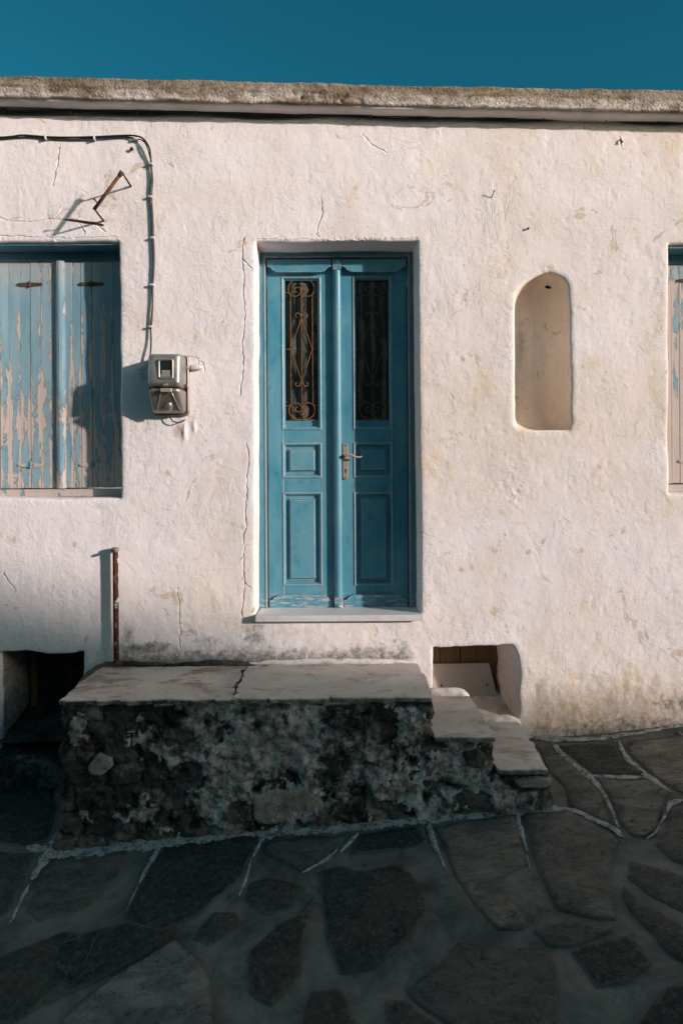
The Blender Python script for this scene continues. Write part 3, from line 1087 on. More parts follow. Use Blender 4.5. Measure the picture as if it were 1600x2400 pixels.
    for (px, py) in ((833, 440), (1367, 860), (1083, 840), (1080, 1335), (1105, 1330), (393, 1108), (470, 1470), (30, 1265), (175, 1275), (310, 350), (1405, 1095), (1362, 1290)):
        stain = np.maximum(stain, blob(px, py, .022, .026) * 0.75)
    stain = np.maximum(stain, blob(30, 1265, .08, .05) * .55)
    stain = np.maximum(stain, blob(700, 1480, .35, .05) * 0.45)
    stain = np.maximum(stain, blob(250, 515, .05, .03) * 0.6)
    stain = np.maximum(stain, blob(1150, 1530, .09, .03) * 0.6)
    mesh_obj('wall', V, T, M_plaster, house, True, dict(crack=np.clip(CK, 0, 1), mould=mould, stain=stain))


build_wall()


def build_niche():
    o = OPEN['niche']
    P = o['poly']
    c = (P.min(0) + P.max(0)) / 2
    loops = []
    dmax = 0.20
    ts = [0, .04, .1, .2, .32, .45, .58, .70, .80, .88, .94, .975, 1.0]
    for t in ts:
        d = 0.012 + dmax * t
        sx = (1 - t ** 2.3) ** (1 / 2.3) if t < 1 else 0.0
        sx = 0.16 + 0.84 * sx
        sz = 0.55 + 0.45 * ((1 - t ** 3.2) ** (1 / 3.2) if t < 1 else 0)
        Q = c + (P - c) * np.array([sx, sz]) * (1.012 if t < 0.05 else 1.0)
        V = np.stack([Q[:, 0], np.full(len(Q), d), Q[:, 1]], 1)
        loops.append(V)
    for s in (0.75, 0.5, 0.25, 0.05):
        L = loops[len(ts) - 1].copy()
        cc = L.mean(0)
        loops.append(cc + (L - cc) * s)
    V, F = loft_loops(loops)
    V[:, 1] += fbm(V * 9, 3, 41) * 0.004
    V[:, 0] += fbm(V * 9 + 4, 3, 42) * 0.003
    z = np.zeros(len(V))
    p = at(1255, 800)
    st = 0.7 * np.exp(-(((V[:, 0] - p.x + .03) / .05) ** 2 + ((V[:, 2] - p.z) / .22) ** 2)) + 0.55 * np.exp(-((V[:, 2] - V[:, 2].min()) / .10) ** 2)
    mo = 0.5 * np.exp(-(((V[:, 0] - p.x) / .07) ** 2 + ((V[:, 2] - at(1250, 715).z) / .06) ** 2))
    mesh_obj('niche', V, F, M_niche, house, True, dict(crack=z, mould=mo, stain=st), label='tan arched wall niche with a rounded back')
    # the small hole near its head
    from mathutils.bvhtree import BVHTree
    tree = BVHTree.FromPolygons([Vector(v) for v in V], [tuple(f) for f in F])
    a, b = ray(1286, 672)
    h, nr_, _, _ = tree.ray_cast(Vector((0, -CAM_D, CAM_H)), Vector((a, 1, b)).normalized())
    niche = [ob for ob in house.children if ob.name.startswith('niche')][0]
    if h is not None:
        bm = bmesh.new()
        bmesh.ops.create_icosphere(bm, subdivisions=2, radius=1.0, matrix=Matrix.Translation(h) @ Matrix.Diagonal((.024, .006, .011, 1)))
        bm_obj('peg_hole', bm, M_dark, niche, True)


build_niche()


def build_roof():
    ov = 0.125
    yf = -ov
    xs = np.arange(-3.4, 3.4, 0.009)
    tilt = lambda x: -0.0275 * (x - 0.0)
    zb = at(768, 240, yf).z
    zt_ = at(768, 194, yf).z
    prof = [(4.0, zt_ + .01), (0.6, zt_ + 0.012), (0.15, zt_ + .006), (yf + 0.06, zt_ + .004), (yf + .02, zt_ + .003), (yf + .008, zt_)]
    for t in np.linspace(0.06, 0.94, 14): prof.append((yf + 0.004 * math.sin(t * 9), zt_ + (zb - zt_) * t))
    prof += [(yf + .003, zb + .002), (yf + 0.012, zb - .004), (yf + .03, zb - .003)]
    n, m = len(xs), len(prof)
    V = np.zeros((n, m, 3))
    V[:, :, 0] = xs[:, None]
    V[:, :, 1] = np.array([p[0] for p in prof])[None]
    V[:, :, 2] = np.array([p[1] for p in prof])[None] + tilt(xs)[:, None]
    V = V.reshape(-1, 3)
    front = smooth(0.3, -0.05, V[:, 1])
    low = smooth(0.62, 0.30, (V[:, 2] - tilt(V[:, 0]) - zb) / (zt_ - zb))
    rough = fbm(V * np.array([22, 22, 40]), 4, 51) * 0.007 + fbm(V * np.array([5, 5, 5]), 3, 52) * 0.008
    pit = np.clip(fbm(V * np.array([45, 45, 60]), 2, 53) - 0.10, 0, 1) * 0.026 * (0.35 + low) * smooth(-0.2, 0.35, fbm(V * np.array([1.6, 1, 1]), 2, 54))
    # a long ledge where the upper lift of concrete overhangs the lower one
    step = 0.007 * smooth(0.50, 0.56, (V[:, 2] - tilt(V[:, 0]) - zb) / (zt_ - zb)) * smooth(-.1, .2, fbm(V * np.array([1.1, 0, 0]), 2, 58))
    V[:, 1] += front * (rough + pit - step)
    V[:, 2] += front * fbm(V * np.array([14, 14, 14]) + 3, 4, 55) * 0.008
    idx = np.arange(n * m).reshape(n, m)
    F = np.stack([idx[:-1, :-1], idx[:-1, 1:], idx[1:, 1:], idx[1:, :-1]], -1).reshape(-1, 4)
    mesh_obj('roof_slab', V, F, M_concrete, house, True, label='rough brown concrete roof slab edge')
    # smooth limewashed soffit below it
    z1 = at(768, 261, 0.0).z
    prof = [(yf + .020, zb + .004), (yf + .022, zb - .006), (yf + .030, zb - .012), (yf + .05, zb - .013), (yf + .085, zb - .013), (-.012, zb - .013), (0.015, zb - .020), (0.05, zb - .022)]
    xs = np.arange(-3.4, 3.4, 0.02)
    n, m = len(xs), len(prof)
    V = np.zeros((n, m, 3))
    V[:, :, 0] = xs[:, None]
    V[:, :, 1] = np.array([p[0] for p in prof])[None]
    V[:, :, 2] = np.array([p[1] for p in prof])[None] + tilt(xs)[:, None]
    V = V.reshape(-1, 3)
    V[:, 2] += fbm(V * 6, 3, 56) * 0.005
    V[:, 1] += fbm(V * 6 + 3, 3, 57) * 0.003
    idx = np.arange(n * m).reshape(n, m)
    F = np.stack([idx[:-1, :-1], idx[:-1, 1:], idx[1:, 1:], idx[1:, :-1]], -1).reshape(-1, 4)
    mesh_obj('soffit', V, F, M_soffit, house, True)
    # the rest of the shell, behind the front
    bm = bmesh.new()
    add_box(bm, -3.3, -3.0, 0.45, 3.9, -0.3, zt_ - .1)
    add_box(bm, 3.0, 3.3, 0.45, 3.9, -0.3, zt_ - .2)
    add_box(bm, -3.0, 3.0, 3.6, 3.9, -0.3, zt_ - .2)
    bm_obj('rear_wall', bm, M_plaster, house)


build_roof()


# ------------------------------------------------------------------ the door
DZ0, DZ1 = at(790, 1424, R_LEAF).z, at(790, 608.6, R_LEAF).z
DXL, DXC, DXR = -0.3645, 0.0592, 0.4830
LW = DXC - DXL


def build_door():
    fz1 = at(790, 590, R_FRAME).z
    fxl, fxr = at(608, 1000, R_FRAME).x, at(972.5, 1000, R_FRAME).x
    zb = DZ0 - 0.006
    bm = bmesh.new()
    y0, y1 = R_FRAME, R_FRAME + 0.075
    add_box(bm, fxl - .01, DXL - .003, y0, y1, zb, fz1 + .01, 0.004, 2)
    add_box(bm, DXR + .003, fxr + .01, y0, y1, zb, fz1 + .01, 0.004, 2)
    add_box(bm, DXL - .0025, DXR + .0025, y0 + .001, y1, DZ1 + .003, fz1 + .01, 0.004, 2)
    # inner bead
    add_box(bm, DXL - .012, DXL - .004, y0 - .006, y0 + .01, zb, DZ1 + .012, 0.002)
    add_box(bm, DXR + .004, DXR + .012, y0 - .006, y0 + .01, zb, DZ1 + .012, 0.002)
    add_box(bm, DXL - .0035, DXR + .0035, y0 - .0055, y0 + .01, DZ1 + .004, DZ1 + .012, 0.002)
    bm_obj('door_frame', bm, M_frame, house, label='blue door frame around the double door')
    # marble doorstep
    p = at(598, 1444, -0.05)
    q = at(993, 1444, -0.05)
    bm = bmesh.new()
    add_box(bm, p.x, q.x, -0.050, 0.30, p.z - 0.034, p.z, 0.004, 2)
    for v in bm.verts:
        if v.co.y > 0.02:                     # narrower where it runs in between the jambs
            v.co.x = p.x + .012 if v.co.x < 0 else q.x - .018
            v.co.z -= 0.016 * min(1, v.co.y / .2)
    bm_obj('doorstep', bm, M_doorstep, house, label='white marble doorstep slab')

    yl = R_LEAF
    th = 0.046
    a0, a1 = 0.0975, 0.3205                       # panel field between the stiles
    G0_, G1_ = at(700, 1004, yl).z, at(700, 651, yl).z
    S0, S1 = at(700, 1117, yl).z, at(700, 1041, yl).z
    L0, L1 = at(700, 1370, yl).z, at(700, 1157, yl).z

    def leaf(name, x_of, label):
        X = lambda a: x_of(a)
        bm = bmesh.new()
        def bx(u0, u1, z0, z1, yy0=yl, yy1=yl + th, bv=0.0025):
            xs = sorted((X(u0), X(u1)))
            add_box(bm, xs[0], xs[1], yy0, yy1, z0, z1, bv, 1)
        bx(0.002, a0, DZ0, DZ1)
        bx(a1, LW - .001, DZ0, DZ1)
        for z0, z1 in ((DZ0, L0), (L1, S0), (S1, G0_), (G1_, DZ1)):
            bx(a0 - .001, a1 + .001, z0, z1, yl + .0012, yl + th - .002, 0.0015)
        lf = bm_obj(name, bm, M_paint, house, label=label)

        # bead moulding round each opening: one mitred ring per opening
        def ring(z0, z1):
            xs = sorted((X(a0), X(a1)))
            loops = []
            for ins, y in ((-0.008, yl + .004), (-0.008, yl - .003), (-0.003, yl - .006), (0.003, yl - .003), (0.006, yl + .006), (0.012, yl + .014), (0.012, yl + .03)):
                loops.append(np.array([(xs[0] + ins, y, z0 + ins), (xs[1] - ins, y, z0 + ins), (xs[1] - ins, y, z1 - ins), (xs[0] + ins, y, z1 - ins)]))
            V, F = loft_loops(loops, False)
            mesh_obj('panel_moulding', V, F, M_paint, lf)
        ring(G0_, G1_); ring(S0, S1); ring(L0, L1)

        def panel(z0, z1, f0, f1, b):
            xs = sorted((X(a0 + .004), X(a1 - .004)))
            z0, z1 = z0 + .004, z1 - .004
            loops = []
            for ins, y in ((0.0, yl + .020), (f0, yl + .020), (f0 + .003, yl + .016), (f0 + .008, yl + .002), (f0 + .011, yl - .001)):
                loops.append(np.array([(xs[0] + ins, y, z0 + ins), (xs[1] - ins, y, z0 + ins), (xs[1] - ins, y, z1 - ins), (xs[0] + ins, y, z1 - ins)]))
            V, F = loft_loops(loops, True)
            mesh_obj('door_panel', V, F, M_paint, lf)
        panel(S0, S1, 0.026, 0, 0)
        panel(L0, L1, 0.026, 0, 0)
        # ogee boards at the head and the foot
        h = 0.078
        w = LW - 0.030
        def ogee(flip, z, yy, hh):
            pts = [(0.006, 0), (w, 0), (w, hh * 0.55)]
            for t in np.linspace(0, 1, 7): pts.append((w - 0.004 - 0.062 * t, hh * (0.60 + 0.40 * (t ** 1.6 if t < .6 else 1 - (1 - t) ** 2 * 1.6 * 0.9))))
            for t in np.linspace(1, 0, 7): pts.append((0.010 + 0.062 * t, hh * (0.60 + 0.40 * (t ** 1.6 if t < .6 else 1 - (1 - t) ** 2 * 1.6 * 0.9))))
            pts.append((0.006, hh * 0.55))
            poly = [(X(u), z + (v if not flip else hh - v)) for u, v in pts]
            b2 = bmesh.new()
            add_prism(b2, poly, yl - yy, yl - .0005, 0.007)
            return b2
        bm_obj('kick_board', ogee(False, DZ0 + .002, 0.022, h), M_paint, lf)
        bm_obj('head_board', ogee(True, DZ1 - h - .004, 0.038, h), M_paint, lf)
        # glass, its bottom bar and the wrought grille
        xs = sorted((X(a0 + .010), X(a1 - .010)))
        box('glass_pane', xs[0], xs[1], yl + .036, yl + .041, G0_ + 0.03, G1_ - .008, M_glass, lf, 0)
        box('glazing_bar', xs[0], xs[1], yl + .026, yl + .044, G0_ + .006, G0_ + 0.050, M_paint, lf, 0.003)
        yg = yl + .018
        cx = X((a0 + a1) / 2)
        gzt, gzb = at(700, 652, yg).z, at(700, 986, yg).z
        sc = (gzt - gzb) / (1860 - 120)
        def gp(gx, gy): return (cx + (gx - 345) * sc, yg, gzt - (gy - 120) * sc)
        bm = bmesh.new()
        R = 0.0025
        def wire(pts, r=R, k=5): add_tube(bm, spline([gp(*p) for p in pts], k), r, 6)
        def pair(pts, r=R, k=5):
            wire(pts, r, k)
            wire([(690 - x, y) for x, y in pts], r, k)
        add_tube(bm, [gp(345, 165), gp(345, 1800)], R, 6)
        for gx in (212, 478): add_tube(bm, [gp(gx, 325), gp(gx, 1650)], R, 6)
        add_tube(bm, [gp(118, 985), gp(212, 985)], R * .9, 6)
        add_tube(bm, [gp(478, 985), gp(572, 985)], R * .9, 6)
        add_tube(bm, [gp(118, 1850), gp(572, 1850)], R * .8, 6)
        for a, b in (((345, 600), (216, 985)), ((216, 985), (345, 1385)), ((345, 600), (474, 985)), ((474, 985), (345, 1385))):
            add_tube(bm, [gp(*a), gp(*b)], R * .9, 6)
        pair([(268, 132), (218, 165), (188, 230), (196, 292), (238, 335), (290, 336), (328, 305), (340, 262), (318, 232), (288, 232), (266, 256), (274, 284), (296, 284)], R * 1.25)
        pair([(340, 1842), (268, 1838), (208, 1795), (187, 1725), (214, 1662), (268, 1640), (318, 1662), (342, 1705), (332, 1742), (302, 1752), (270, 1736), (268, 1704), (296, 1692)], R * 1.1)
        pair([(345, 612), (335, 570), (310, 545), (282, 552), (272, 578), (290, 597)], R * 1.2)
        pair([(345, 1360), (332, 1395), (310, 1436), (282, 1434), (268, 1412), (284, 1390)], R * 1.2)
        pair([(205, 312), (168, 292), (132, 308), (134, 342), (164, 344)], R)
        pair([(205, 1660), (168, 1680), (136, 1664), (138, 1632), (164, 1630)], R)
        for s_ in (-1, 1):
            add_tube(bm, [gp(345, 165), gp(345 + 26 * s_, 196)], R * .9, 6)
            add_tube(bm, [gp(345, 1800), gp(345 + 26 * s_, 1766)], R * .9, 6)
        bm_obj('grille', bm, M_grille, lf, True)
        return lf

    left = leaf('door_leaf', lambda a: DXL + a, 'left leaf of the blue double door, mostly in sunlight')
    right = leaf('door_leaf', lambda a: DXR - a, 'right leaf of the blue double door with the lever handle')
    # rounded astragal covering the meeting stiles, with faceted blocks at its ends
    cx = DXC + 0.001
    yl = R_LEAF
    prof = [(-.023, yl + .001), (-.023, yl - .022), (-.017, yl - .033), (-.009, yl - .038), (0, yl - .040), (.009, yl - .038), (.017, yl - .033), (.023, yl - .022), (.023, yl + .001)]
    z0, z1 = DZ0 + 0.062, DZ1 - 0.060
    V = np.array([(cx + x, y, z0) for x, y in prof] + [(cx + x, y, z1) for x, y in prof])
    n = len(prof)
    F = [(i, (i + 1) % n, n + (i + 1) % n, n + i) for i in range(n)] + [tuple(range(n)), tuple(reversed(range(n, 2 * n)))]
    mesh_obj('astragal', V, F, M_paint, right)
    def block(z0, z1, tip):
        bm = bmesh.new()
        add_box(bm, cx - .026, cx + .026, yl - .044, yl + .001, z0, z1, 0.002)
        zt_, zb_ = (z1 - .004, z0 + .02) if tip > 0 else (z1 - .02, z0 + .004)
        vs = [bm.verts.new((cx + sx * .024, yl - .0435, zz)) for sx, zz in ((-1, zb_), (1, zb_), (1, zt_), (-1, zt_))]
        ap = bm.verts.new((cx, yl - .064, (zt_ + zb_) / 2))
        for i in range(4): bm.faces.new((vs[i], vs[(i + 1) % 4], ap))
        # necking below/above
        zc = z0 - .010 if tip > 0 else z1
        add_box(bm, cx - .024, cx + .024, yl - .043, yl + .001, zc, zc + .010, 0.003)
        return bm_obj('astragal_block', bm, M_paint, right)
    block(DZ1 - 0.060, DZ1 - .008, 1)
    block(DZ0 + .001, DZ0 + 0.058, -1)
    # lever handle on its long plate
    hp = at(809.5, 1082, yl - .004)
    hx = hp.x
    pz0, pz1 = at(809, 1123.6, yl).z, at(809, 1040, yl).z
    w = 0.0165
    pts = []
    for t in np.linspace(0, math.pi, 9): pts.append((hx + w * math.cos(t), pz1 - w + w * math.sin(t)))
    for t in np.linspace(math.pi, 2 * math.pi, 9): pts.append((hx + w * math.cos(t), pz0 + w + w * math.sin(t)))
    bm = bmesh.new()
    add_prism(bm, pts, yl - .011, yl - .0005, 0.002)
    bm_obj('handle_plate', bm, M_bronze, right, label='beige long plate of the door handle')
    zl = at(809, 1068.5, yl - .03).z
    bm = bmesh.new()
    add_tube(bm, [(hx, yl - .008, zl), (hx, yl - .050, zl)], [0.0105, 0.0095], 12)
    L = spline([(hx - .004, yl - .052, zl - .002), (hx + .010, yl - .055, zl + .005), (hx + .030, yl - .056, zl + .006), (hx + .055, yl - .054, zl - .004), (hx + .078, yl - .051, zl - .008), (hx + .096, yl - .048, zl - .004)], 5)
    add_tube(bm, L, [0.009 - 0.004 * i / (len(L) - 1) for i in range(len(L))], 10)
    bm_obj('lever_handle', bm, M_bronze, right, True, label='curved beige lever handle pointing right')
    zk = at(809, 1104, yl).z
    bm = bmesh.new()
    add_tube(bm, [(hx, yl - .0118, zk + .006), (hx, yl - .009, zk + .006)], 0.006, 12)
    add_box(bm, hx - .0035, hx + .0035, yl - .0117, yl - .009, zk - .013, zk + .004)
    bm_obj('keyhole', bm, M_dark, right)
    for zz in (pz0 + .012, pz1 - .012):
        bm = bmesh.new()
        add_tube(bm, [(hx, yl - .0122, zz), (hx, yl - .009, zz)], 0.0042, 10)
        bm_obj('screw', bm, M_hinge, right)
    return


build_door()


# ------------------------------------------------------------------ shuttered windows
def build_window(x0, x1, ztop, zbot, label, extra_hinges):
    """shutter plane at R_WIN; x0..x1 the opening at the wall face"""
    y = R_WIN
    zt_ = ztop
    bm = bmesh.new()
    zsoff = ztop + 0.004
    # dark painted lintel boards = soffit and head
    add_box(bm, x0 - .02, x1 + .02, 0.03, y + .06, zsoff, zsoff + .03)
    zh = ztop - 0.048
    add_box(bm, x0 - .01, x1 + .01, y - .004, y + .06, zh, zsoff - .001, 0.003)
    wf = bm_obj('window_frame', bm, M_lintel, house, label=label)
    box('window_jamb', x0 - .01, x0 + .032, y - .003, y + .055, zbot + .046, zh - .001, M_frame, wf, 0.003)
    box('window_jamb', x1 - .034, x1 + .01, y - .003, y + .055, zbot + .046, zh - .001, M_frame, wf, 0.003)
    box('window_sill', x0 - .01, x1 + .01, y - .03, y + .06, zbot + .001, zbot + .045, M_shutter, wf, 0.004)
    # shutters: two leaves of two folding panels, boards one by one
    xa, xb = x0 + .035, x1 - .037
    xm = (xa + xb) / 2
    cover = 0.026
    zp0, zp1 = zbot + 0.050, zh - .004
    cuts = [xa, (xa + xm) / 2, xm, (xm + xb) / 2, xb]
    for pi in range(4):
        p0, p1 = cuts[pi] + .001, cuts[pi + 1] - .001
        nb = 3
        for b in range(nb):
            w = (p1 - p0) / nb
            jl = 0 if b == 0 else jr
            jr = 0 if b == nb - 1 else random.uniform(-.008, .008)
            bm = bmesh.new()
            dy = random.uniform(-0.002, 0.002)
            add_box(bm, p0 + b * w + jl + .0005, p0 + (b + 1) * w + jr - .0005, y + dy, y + .024 + dy, zp0 + random.uniform(0, .004), zp1, 0.0016)
            bm_obj('shutter_board', bm, M_shutter, wf)
    # rounded cover strip between the leaves
    prof = [(-cover, y - .001), (-cover, y - .016), (-cover * .55, y - .026), (0, y - .030), (cover * .55, y - .026), (cover, y - .016), (cover, y - .001)]
    V = np.array([(xm + a, b, zz) for zz in (zp0, zp1) for a, b in prof])
    n = len(prof)
    F = [(i, (i + 1) % n, n + (i + 1) % n, n + i) for i in range(n)] + [tuple(range(n)), tuple(reversed(range(n, 2 * n)))]
    mesh_obj('cover_strip', V, F, M_shutter, wf)
    # strap hinges across the folds
    for xc in (cuts[1], cuts[3]):
        for zc, m_ in ((at(50, 666.5, y).z, M_hinge), (at(50, 1090, y).z, M_shutter)):
            bm = bmesh.new()
            for s_ in (-1, 1):
                poly = [(xc + s_ * .002, zc - .014), (xc + s_ * .030, zc - .012), (xc + s_ * .070, zc - .008), (xc + s_ * .077, zc), (xc + s_ * .070, zc + .008), (xc + s_ * .030, zc + .010), (xc + s_ * .002, zc + .012)]
                if s_ < 0: poly = poly[::-1]
                add_prism(bm, poly, y - .007, y - .0025, 0)
                for q in (.022, .060): add_tube(bm, [(xc + s_ * q, y - .0095, zc), (xc + s_ * q, y - .004, zc)], .004, 8)
            add_tube(bm, [(xc, y - .009, zc - .018), (xc, y - .009, zc + .018)], .0055, 8)
            bm_obj('strap_hinge', bm, m_, wf, label='rusty strap hinge' if m_ is M_hinge else 'strap hinge painted over in blue')
    return wf


pl = OPEN['window_l']['poly']
build_window(pl[:, 0].min(), pl[:, 0].max() - .002, at(140, 567).z - .012, at(140, 1168).z, 'left shuttered window with peeling pale blue boards beside the meter', True)
pr = OPEN['window_r']['poly']
build_window(pr[:, 0].min() + .003, pr[:, 0].max(), at(1600, 574).z - .012, at(1600, 1157).z, 'right window at the picture edge with bare flaking boards', True)


# ------------------------------------------------------------------ cellar hatches
def build_hatches():
    y = 0.325
    x0, x1 = at(985, 1600, y).x, at(1172, 1600, y).x
    xc = at(1079, 1540, y).x
    z0, z1 = at(1080, 1700, y).z, at(1080, 1490, y).z
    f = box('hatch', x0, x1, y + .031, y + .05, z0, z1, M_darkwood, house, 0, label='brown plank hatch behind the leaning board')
    for a, b in ((x0, xc - .002), (xc + .002, x1)):
        w = (b - a) / 2
        for k in range(2):
            box('hatch_plank', a + k * w + .0008, a + (k + 1) * w - .0008, y, y + .03, z0 + .01, z1, M_hatchwood, f, 0.003)
    # left: dark plank door deep in the opening
    y = 0.36
    x0, x1 = at(60, 1600, y).x, at(240, 1600, y).x
    z0, z1 = at(100, 1672, y).z, at(100, 1500, y).z
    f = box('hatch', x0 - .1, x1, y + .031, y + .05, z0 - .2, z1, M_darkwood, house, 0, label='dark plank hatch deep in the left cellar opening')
    xs = np.linspace(at(84, 1600, y).x, x1, 6)
    for a, b in zip(xs, xs[1:]):
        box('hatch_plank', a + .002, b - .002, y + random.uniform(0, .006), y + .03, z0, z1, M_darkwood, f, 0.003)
    box('hatch_post', at(72, 1600, y - .03).x, at(84, 1600, y - .03).x, y - .03, y + .02, z0 - .05, z1, M_hatchwood, f, 0.004)
    box('hatch_sill', at(72, 1600, y - .03).x, x1, y - .04, y + .02, z0 - .06, z0 - .004, M_hatchwood, f, 0.004)
    # floors of both openings: earth and lime, rough
    for nm, (xa, xb, ya, yb, zf, slope) in dict(l=(at(-15, 1600).x, at(215, 1600).x, -.02, .42, 0.275, 0.10), r=(at(1005, 1690).x, at(1222, 1690).x, -.01, .37, 0.375, 0.07)).items():
        n, m = 46, 40
        X, Y = np.meshgrid(np.linspace(xa, xb, n), np.linspace(ya, yb, m))
        Z = zf + slope * (Y - ya) / (yb - ya)
        V = np.stack([X.ravel(), Y.ravel(), Z.ravel()], 1)
        V[:, 2] += fbm(V * 14, 4, 61) * 0.018
        idx = np.arange(n * m).reshape(m, n)
        F = np.stack([idx[:-1, :-1], idx[:-1, 1:], idx[1:, 1:], idx[1:, :-1]], -1).reshape(-1, 4)
        mesh_obj('opening_floor', V, F, M_rubble if nm == 'l' else M_plaster, house, True,
                 dict(mould=np.full(len(V), .5 if nm == 'l' else .15), stain=np.full(len(V), .62), crack=np.zeros(len(V))))


build_hatches()

# ------------------------------------------------------------------ neighbouring house across the lane (its roof line shades the foot of the wall)
def build_neighbour():
    Y0 = -8.0
    t = -Y0
    pts = []
    for (px, py) in ((-1400, 1090), (100, 1400), (400, 1462), (620, 1532), (900, 1610), (1250, 1668), (1600, 1700), (3200, 1730)):
        p = at(px, py)
        pts.append((p.x + 1.63 * t, p.z + 0.45 * t))
    poly = [(pts[0][0] - 14, pts[0][1])] + pts + [(pts[-1][0] + 6, pts[-1][1])]
    root = empty('neighbour_house', (10, Y0, 0), 'whitewashed house across the lane, behind the camera, whose roof line shades the pavement', 'house')
    bm = bmesh.new()
    out = [(poly[0][0], -1.2)] + poly + [(poly[-1][0], -1.2)]
    add_prism(bm, out, Y0 - 5, Y0)
    bm_obj('outer_wall', bm, M_plain_far, root)
    for x in (-4.0, 1.0, 6.0, 11.0):
        box('shutter', x, x + 1.0, Y0 + .002, Y0 + .05, 1.2, 2.6, M_lintel, root, 0.005)
    bm = bmesh.new()
    add_box(bm, -1.6, -0.5, Y0 + .002, Y0 + .05, -.3, 1.9, 0.005)
    bm_obj('door', bm, M_lintel, root)


M_plain_far = mat_plain('far_limewash', (0.62, 0.58, 0.55), 0.9, 0, 0.2, 2)
build_neighbour()


# ------------------------------------------------------------------ the lane: mortar sheet, flagstones, whitewashed joints
def build_lane():
    def axis(lo, hi, a, b, fine):
        mid = np.arange(a, b, fine)
        left = a - np.cumsum(np.geomspace(fine * 2, 12, 22))
        right = b + np.cumsum(np.geomspace(fine * 2, 12, 22))
        return np.concatenate([left[::-1], mid, right])
    xs = axis(-60, 60, -2.4, 2.6, 0.022)
    ys = axis(-60, 60, -2.2, 0.10, 0.022)
    X, Y = np.meshgrid(xs, ys)
    Z = ground_z(X, Y)
    V = np.stack([X.ravel(), Y.ravel(), Z.ravel()], 1)
    near = smooth(4.0, 2.4, np.abs(V[:, 0])) * smooth(-4, -2.5, V[:, 1])
    V[:, 2] += near * (fbm(V * np.array([2.2, 2.2, 0]), 3, 71) * 0.010 + fbm(V * np.array([16, 16, 0]), 3, 72) * 0.003)
    n, m = len(xs), len(ys)
    idx = np.arange(n * m).reshape(m, n)
    F = np.stack([idx[:-1, :-1], idx[:-1, 1:], idx[1:, 1:], idx[1:, :-1]], -1).reshape(-1, 4)
    lane = mesh_obj('pavement', V, F, M_mortar, None, True)
    tag(lane, 'stone paved lane with worn whitewashed joints in front of the house', None, None, 'structure')
    return lane


def gz(x, y):
    p = np.stack([np.asarray(x, float), np.asarray(y, float), np.zeros(len(x))], 1)
    return ground_z(p[:, 0], p[:, 1]) + fbm(p * np.array([2.2, 2.2, 0]), 3, 71) * 0.010


lane = build_lane()

STONES = [
    [(1258, 1752), (1290, 1750), (1388, 1840), (1418, 1890), (1436, 1945), (1330, 1890), (1322, 1850), (1282, 1805)],
    [(1306, 1750), (1444, 1745), (1452, 1775), (1512, 1818), (1392, 1818)],
    [(1470, 1742), (1640, 1722), (1640, 1880), (1575, 1850), (1526, 1816), (1476, 1772)],
    [(1400, 1832), (1520, 1834), (1566, 1862), (1556, 1890), (1538, 1940), (1512, 1965), (1478, 1962), (1452, 1928), (1428, 1874)],
    [(1640, 1890), (1574, 1897), (1554, 1945), (1534, 1978), (1570, 2020), (1640, 2040)],
    [(1228, 1910), (1330, 1906), (1448, 1970), (1428, 2050), (1432, 2120), (1440, 2160), (1390, 2160), (1310, 2140), (1280, 2085), (1250, 2010)],
    [(1022, 1942), (1204, 1912), (1238, 2030), (1190, 2060), (1176, 2095), (1230, 2150), (1234, 2184), (1165, 2186), (1115, 2125), (1066, 2060), (1040, 1990)],
    [(848, 1960), (985, 1938), (1000, 1980), (940, 1997), (830, 2004)],
    [(752, 2050), (800, 2040), (850, 2050), (940, 2032), (972, 2070), (996, 2130), (985, 2172), (930, 2226), (870, 2266), (800, 2278), (772, 2210), (760, 2120)],
    [(632, 1972), (816, 1962), (786, 1995), (705, 2044), (640, 2012), (618, 2002)],
    [(388, 1990), (604, 1962), (572, 2055), (520, 2100), (440, 2160), (350, 2196), (305, 2140), (340, 2062)],
    [(134, 2012), (300, 1998), (276, 2060), (190, 2126), (92, 2156), (66, 2132), (96, 2052)],
    [(-40, 1996), (76, 2004), (56, 2058), (24, 2130), (-40, 2170)],
    [(400, 2206), (416, 2218), (450, 2240), (474, 2260), (486, 2310), (500, 2430), (120, 2430), (180, 2360), (210, 2330), (330, 2258)],
    [(650, 2172), (700, 2148), (736, 2100), (722, 2170), (706, 2220), (704, 2280), (640, 2352), (582, 2330), (590, 2235)],
    [(500, 2146), (556, 2142), (560, 2168), (490, 2222), (452, 2206)],
    [(-40, 2262), (150, 2190), (222, 2206), (190, 2280), (60, 2382), (-40, 2410)],
    [(1012, 2290), (1082, 2218), (1180, 2226), (1282, 2236), (1302, 2296), (1294, 2430), (1090, 2430), (958, 2330)],
    [(1342, 2236), (1390, 2215), (1480, 2200), (1524, 2256), (1470, 2306), (1402, 2316)],
    [(1462, 2086), (1500, 2118), (1530, 2130), (1640, 2210), (1640, 2280), (1560, 2230), (1470, 2130)],
    [(1480, 2020), (1640, 2070), (1640, 2160), (1530, 2105), (1470, 2060)],
    [(1500, 2400), (1560, 2320), (1640, 2300), (1640, 2460), (1500, 2460)],
    [(-60, 1860), (120, 1840), (128, 1900), (108, 1970), (60, 1982), (-60, 1975)],
    [(730, 2330), (800, 2320), (850, 2430), (700, 2430)],
    [(905, 2345), (960, 2350), (1060, 2430), (900, 2430)],
    [(585, 2075), (640, 2065), (700, 2080), (690, 2130), (620, 2150), (575, 2120)],
    [(1250, 2190), (1330, 2170), (1440, 2185), (1400, 2205), (1330, 2225), (1290, 2226)],
    [(100, 2230), (300, 2165), (440, 2200), (330, 2245), (210, 2310), (110, 2350), (160, 2290)],
]


